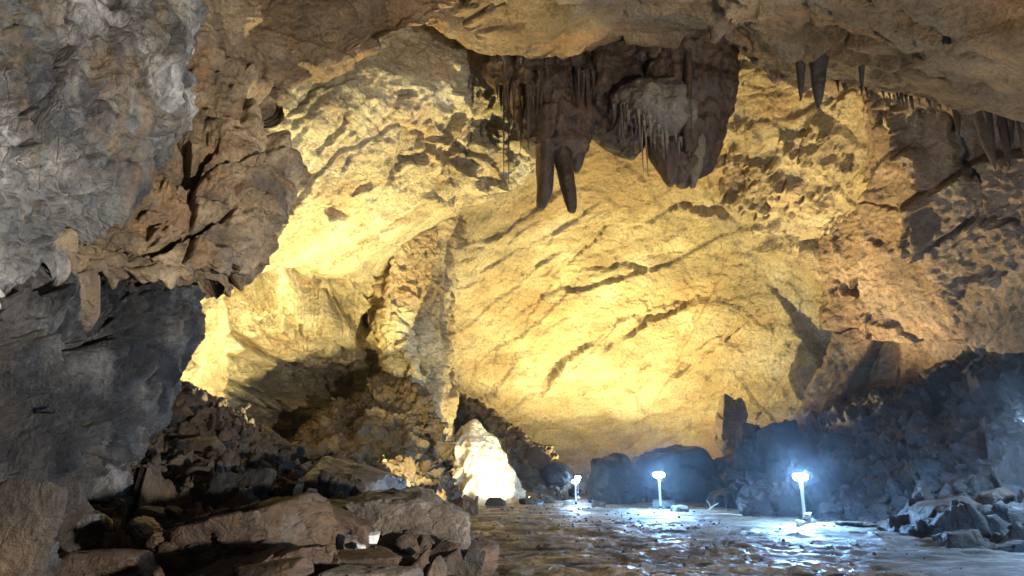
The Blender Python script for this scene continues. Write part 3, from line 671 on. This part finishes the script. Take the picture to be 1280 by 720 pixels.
B(905, 632, 26.4, 60, 34, 'dark', 'sloping dark slab at the floor between two lamps', (0, -16, 0), 44, 96, 5, 8, 26, .10)
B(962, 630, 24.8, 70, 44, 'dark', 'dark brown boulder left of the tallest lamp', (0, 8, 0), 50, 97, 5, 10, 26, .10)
B(850, 637, 23.4, 22, 11, 'rough', 'small lit stone right of the shorter lamp post', (0, 0, 0), 18, 98, 4, 9, 24, .05, 'stone', 'stone')
B(830, 632, 25, 30, 14, 'dark', 'low dark stone behind the shorter lamp post', (0, 0, 0), 22, 99, 4, 9)
B(1186, 645, 15.4, 96, 56, 'brown', 'reddish angular boulder on the dark right slope', (0, -14, 10), 70, 101, 5, 8, 30)
B(1240, 628, 15.8, 44, 28, 'brown', 'pinkish block behind the reddish angular boulder', (0, -22, 0), 34, 102, 5, 8)
B(1202, 678, 13.2, 56, 30, 'brown', 'brown rough stone at the edge of the pale floor', (0, 0, 0), 40, 103, 5, 10)
B(1262, 694, 12.2, 62, 30, 'dark', 'dark stone at the right edge beside the pale floor', (0, -12, 0), 44, 104, 5, 9)
B(1150, 672, 15.6, 50, 16, 'brown', 'low reddish stone behind the brown rough stone', (0, 0, 0), 30, 105, 5, 10)
B(1075, 660, 17.3, 56, 16, 'brown', 'low brown stone right of the tallest lamp', (0, 2, 0), 36, 106, 5, 10)

# smaller stones one can count on the slope, each its own object
rng = random.Random(7)
nprng = np.random.default_rng(11)
def pick(key, x0, x1, y0, y1):
    q, X, N = PATCH[key]
    m = (X[:, 0] > x0) & (X[:, 0] < x1) & (X[:, 1] > y0) & (X[:, 1] < y1)
    return q[np.flatnonzero(m)], N[np.flatnonzero(m)]
protos = {}
def small_stone(loc, size, mat, label, group):
    k = (mat, rng.randrange(5))
    if k not in protos:
        V, f = rock_shape((1, .8, .55), 200 + k[1] * 7 + len(mat), 3, 9, 26, .05)
        protos[k] = mesh_obj('stone', V, f, M[mat])
        o = protos[k]
    else:
        o = protos[k].copy(); COL.objects.link(o)
    o.location = loc; o.scale = (size, size * rng.uniform(.6, 1.1), size * rng.uniform(.7, 1.3))
    o.rotation_euler = (rng.uniform(-.5, .5), rng.uniform(-.5, .5), rng.uniform(0, 6.28))
    tag(o, label, 'stone', group)
for key, box, n, smin, smax, mats, lab, grp in (
        ('T', (110, 420, 500, 640), 90, .22, .6, ('talus', 'brown', 'dark', 'talus'), 'angular broken stone among the rubble of the left slope', 'stones on the left rubble slope'),
        ('M', (380, 560, 485, 625), 50, .3, .8, ('mound', 'mound', 'brown'), 'brown stone on the mound in front of the left chamber', 'stones on the brown mound'),
        ('M2', (560, 705, 510, 630), 30, .4, .9, ('mound', 'brown'), 'stone on the mound behind the glowing stalagmite', 'stones behind the stalagmite'),
        ('H', (960, 1290, 440, 650), 40, .3, .9, ('slope', 'dark'), 'dark stone on the slope behind the lamps', 'stones on the dark right slope')):
    q, N = pick(key, *box)
    for i in nprng.integers(0, len(q), n):
        small_stone(q[i] + N[i] * .04, rng.uniform(smin, smax) * rng.uniform(.6, 1), rng.choice(mats), lab, grp)

def rubble(name, key, box, n, smin, smax, mat, label):
    """countless small stones: one mass"""
    q, N = pick(key, *box)
    base = [rock_shape((1, .8, .5), 300 + k, 2, 8, 30, .05) for k in range(6)]
    Vs, Fs, off = [], [], 0
    for i in nprng.integers(0, len(q), n):
        V, f = base[nprng.integers(6)]
        s = smin + (smax - smin) * nprng.random() ** 3
        E = Euler(nprng.uniform(-.8, .8, 2).tolist() + [nprng.uniform(0, 6.28)]).to_matrix()
        V = (V * s * nprng.uniform(.6, 1.2, 3)) @ np.array(E).T + q[i] + N[i] * s * .1
        Vs.append(V); Fs.append(f + off); off += len(V)
    o = mesh_obj(name, np.concatenate(Vs), np.concatenate(Fs), M[mat], smooth=False)
    tag(o, label, 'rubble', kind='stuff')
rubble('rubble', 'T', (60, 560, 480, 720), 3000, .05, .30, 'talus', 'dark loose rubble covering the left slope')
rubble('rubble', 'M', (350, 590, 480, 650), 1800, .08, .40, 'mound', 'brown loose rubble covering the mound before the chamber')
rubble('rubble', 'M2', (545, 715, 505, 645), 900, .1, .45, 'mound', 'loose rubble on the mound behind the stalagmite')
rubble('rubble', 'H', (930, 1400, 425, 680), 1500, .08, .45, 'slope', 'dark loose rubble on the right slope')
q, N_ = PATCH['floor'][0], PATCH['floor'][2]
_m = (q[:, 1] > 8.5) & (q[:, 1] < 27) & (q[:, 0] > -1.5) & (q[:, 0] < .62 * q[:, 1])
PATCH['gravel'] = (q[_m], np.zeros((int(_m.sum()), 2)), np.abs(N_[_m]))
rubble('gravel', 'gravel', (-1, 1, -1, 1), 900, .03, .12, 'rough', 'loose stones and grit scattered over the wet floor')

# ------------------------------------------------------------------ dripstone
def rings(name, levels, mat, nseg=64, nring=90, flute=.12, ffreq=5, rough=.05, seed=0, parent=None, loc=None, zs=.3, tip=True):
    """levels: (px, py, Y, half width in px, half depth in m); a hanging or standing column"""
    L = []
    for px, py, Y, hw, hd in levels:
        q = P(px, py, Y); L.append([*q, hw * Y / F, hd])
    L = catmull(np.array(L, float), nring)
    o3 = L[0, :3].copy() if loc is None else np.array(loc)
    a = np.linspace(0, 2 * np.pi, nseg, endpoint=False)
    ca, sa = np.cos(a), np.sin(a)
    hw = np.maximum(L[:, 3], .01); hd = np.maximum(L[:, 4], .01)
    V = np.stack([L[:, None, 0] + hw[:, None] * ca, L[:, None, 1] + hd[:, None] * sa, np.repeat(L[:, 2:3], nseg, 1)], -1)
    p = V.reshape(-1, 3)
    rad = np.repeat(np.minimum(hw, hd)[:, None], nseg, 1).ravel()
    nx = np.tile(ca, (nring, 1)).ravel(); ny = np.tile(sa, (nring, 1)).ravel()
    q = stretch(p, (0, 0, 1), zs)
    d = flute * ridged(q, ffreq * .2, 4, .55, seed) * np.minimum(1, rad * 1.5) + rough * fbm(p, 1.6, 5, .6, seed + 3) * np.minimum(1, rad * 2) \
        + rough * .8 * facets(q, 1.1, seed + 6, .9, .2) * np.minimum(1, rad * 2)
    p = p + np.stack([nx * d, ny * d, np.zeros_like(d)], 1)
    f = grid_faces(nring, nseg, True)
    # close both ends
    c0 = p[:nseg].mean(0); c1 = p[-nseg:].mean(0)
    p = np.concatenate([p, [c0, c1]])
    k = np.arange(nseg); k2 = (k + 1) % nseg
    n0 = len(p) - 2
    capa = np.stack([np.full(nseg, n0), k2, k, k], 1); capb = np.stack([np.full(nseg, n0 + 1), (nring - 1) * nseg + k, (nring - 1) * nseg + k2, (nring - 1) * nseg + k2], 1)
    me_o = mesh_tri_quads(name, p - o3, f, np.concatenate([capa, capb])[:, :3], M[mat], o3 if parent is None else (0, 0, 0), parent)
    return me_o

def mesh_tri_quads(name, V, quads, tris, mat, loc, parent=None):
    me = bpy.data.meshes.new(name)
    me.from_pydata([tuple(v) for v in V], [], [tuple(int(i) for i in q) for q in quads] + [tuple(int(i) for i in t) for t in tris])
    me.update(); me.materials.append(mat)
    me.polygons.foreach_set('use_smooth', np.ones(len(me.polygons), bool))
    o = bpy.data.objects.new(name, me); COL.objects.link(o); o.location = loc
    if parent: o.parent = parent
    bm = bmesh.new(); bm.from_mesh(me); bmesh.ops.recalc_face_normals(bm, faces=bm.faces[:]); bm.to_mesh(me); bm.free()
    return o

def fringe(name, pts, n, lmin, lmax, wid, mat, parent, o3, seed):
    """a drip fringe: many short needles in one part"""
    r = random.Random(seed); Vs, Fs, off = [], [], 0
    pts = np.array([P(*c) for c in pts])
    for i in range(n):
        t = r.random() * (len(pts) - 1); k = min(int(t), len(pts) - 2)
        c = pts[k] + (pts[k + 1] - pts[k]) * (t - k) + np.array([r.uniform(-.1, .1), r.uniform(-.25, .25), r.uniform(0, .12)])
        l = r.uniform(lmin, lmax) * (1 if r.random() > .2 else 1.8); w = wid * r.uniform(.6, 1.3)
        ns = 7; rr = [1.7, 1.0, .75, .5, .06]; hh = [.25, -.02, -.35, -.7, -1]
        kx = r.choice((.4, .7, 1, 1, 1.5)); l = l * kx; w = w * (.6 + .4 * kx)
        for R_, h in zip(rr, hh):
            for s in range(ns):
                a = 2 * math.pi * s / ns
                Vs.append(c + np.array([w * R_ * math.cos(a), w * R_ * math.sin(a), h * l]))
        Fs.append(grid_faces(5, ns, True) + off); off += 5 * ns
    o = mesh_obj(name, np.array(Vs) - np.array(o3), np.concatenate(Fs), M[mat], (0, 0, 0) if parent else o3, parent)
    return o

YS = 18.6
# the two long blades hang from one curtain
cur = empty('dripstone_curtain', P(675, 70, YS))
tag(cur, 'fluted brown dripstone curtain that carries two long stalactite blades', 'dripstone')
o3 = P(675, 70, YS)
rings('curtain', [(668, 45, YS, 66, .9), (668, 75, YS, 62, .9), (668, 100, YS, 56, .8), (688, 130, YS, 46, .7), (694, 165, YS, 40, .6), (696, 188, YS, 34, .5), (697, 200, YS, 16, .3)],
      'drip', 120, 110, .35, 9, .10, 401, cur, o3, .18)
fringe('drip_fringe', [(618, 108, YS - .7), (640, 120, YS - .8), (660, 130, YS - .9), (680, 95, YS - 1), (740, 105, YS - .6)], 40, .4, 1.1, .05, 'drip', cur, o3, 5)
def stal(levels, label, mat='drip', group=None, flute=.22, seed=1, nseg=48, nring=70, name='stalactite', cat='stalactite', ff=9):
    o = rings(name, levels, mat, nseg, nring, flute, ff, .05, seed, zs=.18)
    return tag(o, label, cat, group)
stal([(690, 140, YS - .3, 22, .45), (685, 175, YS - .3, 15, .34), (682, 200, YS - .3, 11, .28), (681, 235, YS - .3, 9, .22), (678, 252, YS - .3, 7, .16), (676, 261, YS - .3, 4.5, .1), (676, 263, YS - .3, 2, .06)],
     'left one of the two long blade stalactites, with a stubby tip', seed=411)
stal([(700, 130, YS - .25, 20, .45), (702, 180, YS - .25, 12, .34), (706, 210, YS - .25, 9.5, .28), (711, 240, YS - .25, 8, .22), (714, 256, YS - .25, 6.5, .15), (715, 264, YS - .25, 4, .1), (716, 266, YS - .25, 2, .06)],
     'right one of the two long blade stalactites, bending slightly to the right', seed=412)
stal([(722, 110, YS + .1, 16, .4), (724, 150, YS + .1, 13, .34), (724, 180, YS + .1, 9, .25), (722, 205, YS + .1, 6, .18), (721, 216, YS + .1, 2, .08)],
     'short stalactite close behind the right blade', seed=413)
# the big brown bell on the right
bell = empty('dripstone_bell', P(850, 45, YS)); o3 = P(850, 45, YS)
tag(bell, 'massive dark brown dripstone bell hanging from the roof lip, widest of all', 'dripstone')
rings('bell', [(830, 10, YS, 92, 1.6), (832, 40, YS, 88, 1.6), (846, 75, YS, 68, 1.5), (858, 105, YS, 50, 1.35), (866, 135, YS, 40, 1.2), (864, 165, YS, 30, .9), (862, 195, YS, 24, .7), (858, 220, YS, 15, .45), (855, 232, YS, 6, .2)],
      'drip', 140, 130, .45, 6, .16, 421, bell, o3, .2)
rings('drip_column', [(860, 48, YS - 1.55, 6, .16), (860, 90, YS - 1.5, 5.5, .15), (860, 130, YS - 1.35, 5, .14), (859, 165, YS - 1.1, 6, .15), (859, 190, YS - .9, 3, .1)], 'tan', 20, 50, .04, 9, .02, 424, bell, o3)
rings('pale_skirt', [(812, 108, YS - .6, 30, .5), (815, 120, YS - .85, 52, .7), (822, 138, YS - .95, 50, .7), (836, 158, YS - .8, 34, .6), (850, 172, YS - .6, 18, .4)], 'drippale', 90, 60, .22, 8, .16, 422, bell, o3, .3)
fringe('drip_fringe', [(768, 128, YS - 1.2), (790, 148, YS - 1.4), (820, 166, YS - 1.5), (850, 180, YS - 1.2)], 46, .25, .6, .035, 'drippale', bell, o3, 6)
stal([(838, 150, YS - .1, 28, .6), (836, 180, YS - .1, 24, .5), (838, 205, YS - .1, 16, .4), (839, 222, YS - .1, 9, .25), (838, 232, YS - .1, 3, .1)],
     'broad blunt stalactite hanging at the left flank of the brown bell', flute=.25, seed=425, nseg=60)
stal([(868, 160, YS - .3, 22, .5), (869, 190, YS - .3, 16, .4), (868, 210, YS - .3, 9, .25), (866, 234, YS - .3, 3, .1)],
     'pointed stalactite at the right foot of the brown bell', 'drippale', flute=.25, seed=426, nseg=50)
midm = stal([(770, 60, YS + .3, 60, .9), (765, 100, YS + .3, 48, .9), (765, 135, YS + .3, 34, .8), (772, 160, YS + .3, 30, .7), (784, 182, YS + .3, 18, .5), (790, 198, YS + .3, 4, .15)],
     'middle dripstone lobe with a dark hollow between the curtain and the brown bell', 'drip', flute=.4, seed=427, nseg=90, nring=100, name='dripstone_lobe', cat='dripstone')
stal([(800, 120, YS, 20, .5), (798, 150, YS, 17, .4), (794, 175, YS, 10, .3), (795, 190, YS, 3, .1)], 'slanting stalactite under the pale fringe of the brown bell', seed=428)

# along the lip
def hang(px, py, Y, wpx, lpx, label, mat='drip', group=None, seed=1, lean=0, name='stalactite'):
    return stal([(px, py - 30, Y, wpx * 1.5, wpx * Y / F * 1.3), (px, py - 6, Y, wpx, wpx * Y / F * .9), (px + lean * .3, py + lpx * .3, Y, wpx * .75, wpx * Y / F * .7), (px + lean * .7, py + lpx * .7, Y, wpx * .45, wpx * Y / F * .45), (px + lean, py + lpx, Y, .8, .02)],
                label, mat, group, .06, seed, 16, 24, name)
hang(1001, 90, 15.4, 6, 36, 'short black stalactite left of the wider black one under the roof lip', 'black', seed=441)
hang(1023, 92, 15.3, 11, 45, 'wider black stalactite with a broken tip under the roof lip', 'black', seed=442)
hang(1077, 100, 14.8, 3.5, 18, 'tiny lone stalactite right of the black pair', 'black', seed=443)
hang(1193, 118, 15.8, 7, 52, 'slim brown stalactite, leftmost of the row at the upper right', 'drip', seed=444, lean=6)
hang(1222, 120, 16.0, 15, 92, 'longest brown stalactite of the row at the upper right', 'drip', seed=445, lean=22)
hang(1250, 124, 15.6, 10, 85, 'pale brown ribbed stalactite right of the longest one in the row', 'tan', seed=446, lean=12)
hang(1262, 124, 15.4, 7, 60, 'short pale stalactite in front of the ribbed one at the upper right', 'tan', seed=447, lean=4)
hang(1278, 128, 15.2, 11, 70, 'dark stalactite cut by the right edge of view', 'drip', seed=448, lean=4)
r2 = random.Random(3)
def lip_at(x):
    for a, b in zip(lip[:-1], lip[1:]):
        if a[0] <= x <= b[0]:
            t = (x - a[0]) / (b[0] - a[0]); return a[1] + t * (b[1] - a[1]), a[2] + t * (b[2] - a[2])
proto = None
for i in range(64):
    x = r2.uniform(1040, 1300) if i < 44 else r2.uniform(600, 760)
    y, Y = lip_at(x); Y += r2.uniform(.3, .8)
    l = r2.uniform(.25, .7)
    if proto is None:
        bm = bmesh.new()
        bmesh.ops.create_cone(bm, cap_ends=True, segments=8, radius1=.06, radius2=.008, depth=1)
        for v in bm.verts: v.co = (v.co.x, v.co.y, -(v.co.z + .5))
        me = bpy.data.meshes.new('stalactite'); bm.to_mesh(me); bm.free(); me.materials.append(M['tan'])
        for pl in me.polygons: pl.use_smooth = True
        proto = bpy.data.objects.new('stalactite', me); o = proto
    else: o = proto.copy()
    COL.objects.link(o)
    o.location = P(x, y - 4, Y); k = r2.uniform(.6, 1.3); o.scale = (k, k, l); o.rotation_euler = (r2.uniform(-.06, .06), r2.uniform(-.06, .06), r2.uniform(0, 6))
    if i < 44: tag(o, 'tiny drip stalactite on the roof lip at the upper right', 'stalactite', 'tiny stalactites along the right roof lip')
    else: tag(o, 'tiny drip stalactite on the roof lip above the two long blades', 'stalactite', 'tiny stalactites along the middle roof lip')

# the glowing stalagmite
sg = rings('stalagmite', [(604, 655, 32.5, 76, 2.5), (601, 636, 32.5, 54, 1.95), (597, 608, 32.5, 37, 1.4), (594, 582, 32.5, 27, 1.0), (592, 558, 32.5, 19, .72), (592, 542, 32.5, 12, .45), (593, 530, 32.5, 6, .22), (594, 524, 32.5, 1.5, .06)],
           'calcite', 130, 130, .75, 8, .16, 451, zs=.22)
tag(sg, 'tall broad pale stalagmite glowing in the floodlight', 'stalagmite')

# ------------------------------------------------------------------ lamps, floodlights
def lathe(name, prof, mat, parent, n=24, loc=(0, 0, 0)):
    prof = np.array(prof, float)
    a = np.linspace(0, 2 * np.pi, n, endpoint=False)
    V = np.stack([prof[:, None, 0] * np.cos(a), prof[:, None, 0] * np.sin(a), np.repeat(prof[:, 1:2], n, 1)], -1).reshape(-1, 3)
    o = mesh_obj(name, V, grid_faces(len(prof), n, True), mat, loc, parent)
    return o

def path_lamp(px, py, Y, h, label, led='led', k=1.0):
    b = P(px, py, Y)
    e = empty('path_lamp', b)
    tag(e, label, 'lamp', 'white path lamps on the cave floor')
    def sc_(pr): return [(r * k, h + (z - h) * k if z > .2 else z) for r, z in pr]
    lathe('foot_plate', sc_([(.001, -.05), (.13, -.05), (.13, .02), (.05, .035), (.001, .036)]), M['white'], e)
    lathe('post', sc_([(.038, 0), (.038, h - .16), (.048, h - .15), (.048, h - .10)]), M['white'], e)
    lathe('cable_gland', sc_([(.001, .12), (.052, .12), (.052, .20), (.001, .20)]), M['housing'], e, 12)
    lathe('shade_cap', sc_([(.001, h + .082), (.06, h + .078), (.15, h + .056), (.182, h + .03), (.176, h + .03), (.14, h + .045), (.001, h + .045)]), M['housing'], e)  # cap made wide to keep lamp light off the roof
    lathe('diffuser', sc_([(.001, h + .042), (.10, h + .042), (.155, h + .012), (.178, h - .035), (.16, h - .085), (.105, h - .12), (.05, h - .132), (.001, h - .133)]), M[led], e)
    return e
LAMP_H = 1.22
path_lamp(1007, 657, 18.0, LAMP_H, 'tallest looking white path lamp with pale stones around its foot')
path_lamp(826, 640, 23.6, LAMP_H, 'white path lamp standing before the dark boulder heap')
path_lamp(720, 634, 28.0, 1.0, 'far small white path lamp near the yellow boulders', 'led_dim', .75)
path_lamp(723, 622, 34.0, .95, 'farthest white path lamp just behind the small far one', 'led_dim', .7)
path_lamp(1306, 596, 15.6, 1.25, 'white path lamp on the dark slope at the right edge of view', 'led_dim')
path_lamp(1640, 690, 9.5, 1.22, 'unseen white path lamp added to the right of the visitor')  # lamp outside the view, added to light the left wall and floor
path_lamp(2600, 1000, 4.0, 1.22, 'unseen white path lamp added on the right, close to the visitor')  # another added lamp outside the view, also for the left wall
for i, (dx, dy, s, l) in enumerate(((-7, 0, 9, 'pale stone at the left of the tallest lamp foot'), (8, -2, 10, 'pale stone at the right of the tallest lamp foot'), (3, -10, 8, 'pale stone stacked behind the tallest lamp foot'), (-3, 4, 7, 'pale stone in front of the tallest lamp foot'))):
    B(1007 + dx, 655 + dy, 17.9, s * 1.3, s, 'pale', l, (0, 0, 30 * i), s, 500 + i, 4, 9, 20, .05, 'stone', 'stone')
B(711, 631, 27.6, 15, 12, 'pale', 'white stone at the foot of the far small lamp', (0, 0, 0), 12, 511, 4, 10, 16, .05, 'stone', 'stone')
B(727, 636, 27.0, 16, 7, 'pale', 'flat white stone in front of the far small lamp', (0, 0, 0), 12, 512, 4, 10, 16, .05, 'stone', 'stone')
bl = B(674, 631, 27.6, 8, 6, 'blue', 'small blue scrap lying on the yellow boulder', (0, 10, 0), 6, 513, 3, 7, 14, .12, 'glint', 'glint')  # lamp reflection built as a small blue solid

def tube_obj(name, pts, r0, r1, mat, parent=None, loc=(0, 0, 0), n=8):
    pts = np.array(pts, float); k = len(pts); V = []
    for i, p in enumerate(pts):
        t = pts[min(i + 1, k - 1)] - pts[max(i - 1, 0)]; t /= np.linalg.norm(t)
        u = np.cross(t, [0.3, 1, .2]); u /= np.linalg.norm(u); v = np.cross(t, u)
        r = r0 + (r1 - r0) * i / (k - 1)
        for s in range(n):
            a = 2 * math.pi * s / n; V.append(p + r * (math.cos(a) * u + math.sin(a) * v))
    return mesh_obj(name, V, grid_faces(k, n, True), mat, loc, parent)
e = empty('dead_branch', P(876, 648, 21.0)); tag(e, 'forked dead branch lying on the floor between two lamps', 'branch')
tube_obj('limb', [(-.9, 0, .03), (-.3, .05, .08), (.1, 0, .1), (.35, 0, .32), (.55, .05, .42)], .035, .015, M['stick'], e)
tube_obj('twig', [(.15, 0, .12), (.6, -.1, .14), (1.1, -.1, .1), (1.7, 0, .08)], .03, .012, M['stick'], e)
tube_obj('twig', [(.3, 0, .28), (.28, 0, .4), (.2, .02, .5)], .016, .006, M['stick'], e)

def box(name, sx, sy, sz, mat, parent, loc=(0, 0, 0), bev=.01):
    bm = bmesh.new(); bmesh.ops.create_cube(bm, size=1)
    for v in bm.verts: v.co = (v.co.x * sx, v.co.y * sy, v.co.z * sz)
    bmesh.ops.bevel(bm, geom=bm.edges[:], offset=bev, segments=2, affect='EDGES')
    me = bpy.data.meshes.new(name); bm.to_mesh(me); bm.free(); me.materials.append(mat)
    o = bpy.data.objects.new(name, me); COL.objects.link(o); o.location = loc; o.parent = parent
    return o

WARM = (1.0, .82, .35)
def floodlight(pos, aim, power, size, label, blend=.25, color=WARM, rad=.12):
    pos = Vector(pos); d = (Vector(aim) - pos).normalized()
    e = empty('floodlight', pos)
    e.rotation_euler = d.to_track_quat('-Z', 'Y').to_euler()
    tag(e, label, 'floodlight')
    hs = box('housing', .34, .26, .12, M['housing'], e, (0, 0, .07), .02)
    box('lens', .29, .21, .012, M['flood'], e, (0, 0, .004), .003)
    box('bracket', .40, .03, .02, M['housing'], e, (0, -.17, .10), .004)
    L = bpy.data.lights.new('flood_beam', 'SPOT'); L.energy = power; L.color = color; L.spot_size = R(size); L.spot_blend = blend; L.shadow_soft_size = rad
    lo = bpy.data.objects.new('flood_beam', L); COL.objects.link(lo); lo.parent = e; lo.location = (0, 0, -.03)
    return e
def G(px, Y, z):
    """point above photo column px at depth Y and height z"""
    q = P(px, 590 + 853 * (CAMZ - z) / Y * 1.06, Y); q[2] = z; return q
floodlight(G(526, 21, .52), P(350, 330, 20), 23000, 115, 'floodlight on the floor behind the rough boulder aimed up at the left chamber', .14)
floodlight(G(621, 28.8, .18), P(592, 545, 32), 1100, 74, 'small floodlight on the floor aimed up at the stalagmite', .3)
floodlight(G(752, 36, .9), P(760, 370, 37), 24000, 174, 'floodlight hidden behind the dark boulder heap aimed at the bright wall', 1.0)
floodlight((7, 1.5, .8), (-4.2, 9, 5.2), 15000, 118, 'unseen floodlight added off to the right to bring out the left wall', .5, (1, .93, .82), .2)  # key light added out of view to give the left wall relief
floodlight(G(950, 28.2, 2.4), P(1110, 240, 24), 12000, 104, 'floodlight added unseen behind the dark boulder heap to brighten the rusty right wall', .8, (1, .76, .38))  # second lamp behind the heap, added to warm the right wall
floodlight((10, 6.5, .5), (7, 13, 10), 4800, 110, 'unseen floodlight added at the right to brighten the roof', .7, (1, .78, .46), .2)  # added outside the view to light the near roof
floodlight(G(664, 29.1, .2), P(594, 560, 31.6), 3300, 74, 'small floodlight added behind the yellow boulder to brighten the stalagmite', .4)  # extra lamp put in to light more of the stalagmite
floodlight(G(524, 20.4, .55), P(522, 598, 24.5), 4200, 70, 'small floodlight added behind the rough boulder to brighten the foot of the brown mound', .6)  # added lamp that brightens the debris on the mound
B(621, 632, 27.4, 27, 19, 'tan', 'low tan stone in front of the stalagmite base', (0, 0, 0), 12, 520, 4, 8, 24, .05, 'stone', 'stone')

# ------------------------------------------------------------------ air
def haze(d):  # scattering volume added so that the lamps get a glow around them
    bm = bmesh.new(); bmesh.ops.create_cube(bm, size=1)
    for v in bm.verts: v.co = (v.co.x * 80, v.co.y * 66 + 26, v.co.z * 44 + 16)
    me = bpy.data.meshes.new('haze'); bm.to_mesh(me); bm.free()
    o = bpy.data.objects.new('haze', me); COL.objects.link(o); tag(o, 'thin air volume added to give the lamps halos', 'haze', kind='stuff')
    t = NT('halo_air'); v = t.n('VolumePrincipled', Density=d, Anisotropy=.92)
    v.inputs['Color'].default_value = (.9, .94, 1, 1)
    t.set(t.out.inputs['Volume'], v.outputs[0]); me.materials.append(t.m)
HAZE = 0.0009
if HAZE: haze(HAZE)

w = bpy.data.worlds.new('World'); sc.world = w; w.use_nodes = True
bg = w.node_tree.nodes['Background']; bg.inputs[0].default_value = (1.0, .95, .88, 1); bg.inputs[1].default_value = .22

# ------------------------------------------------------------------ camera, render settings
cam = bpy.data.cameras.new('camera'); co = bpy.data.objects.new('camera', cam); COL.objects.link(co)
co.location = (0, 0, CAMZ); co.rotation_euler = (R(90) + PITCH, 0, 0)
cam.sensor_width = 36; cam.lens = F / 1280 * 36; cam.clip_end = 500; cam.clip_start = .05
sc.camera = co
vs = sc.view_settings; vs.view_transform = 'Standard'; vs.look = 'None'; vs.exposure = 0; vs.gamma = 1; vs.use_curve_mapping = False
cy = sc.cycles
cy.use_denoising = True
cy.use_adaptive_sampling = True; cy.adaptive_threshold = .012
try: cy.denoiser = 'OPENIMAGEDENOISE'
except Exception: pass
cy.max_bounces = 5; cy.diffuse_bounces = 3; cy.glossy_bounces = 2; cy.volume_bounces = 0
cy.sample_clamp_indirect = 6
cy.caustics_reflective = False; cy.caustics_refractive = False
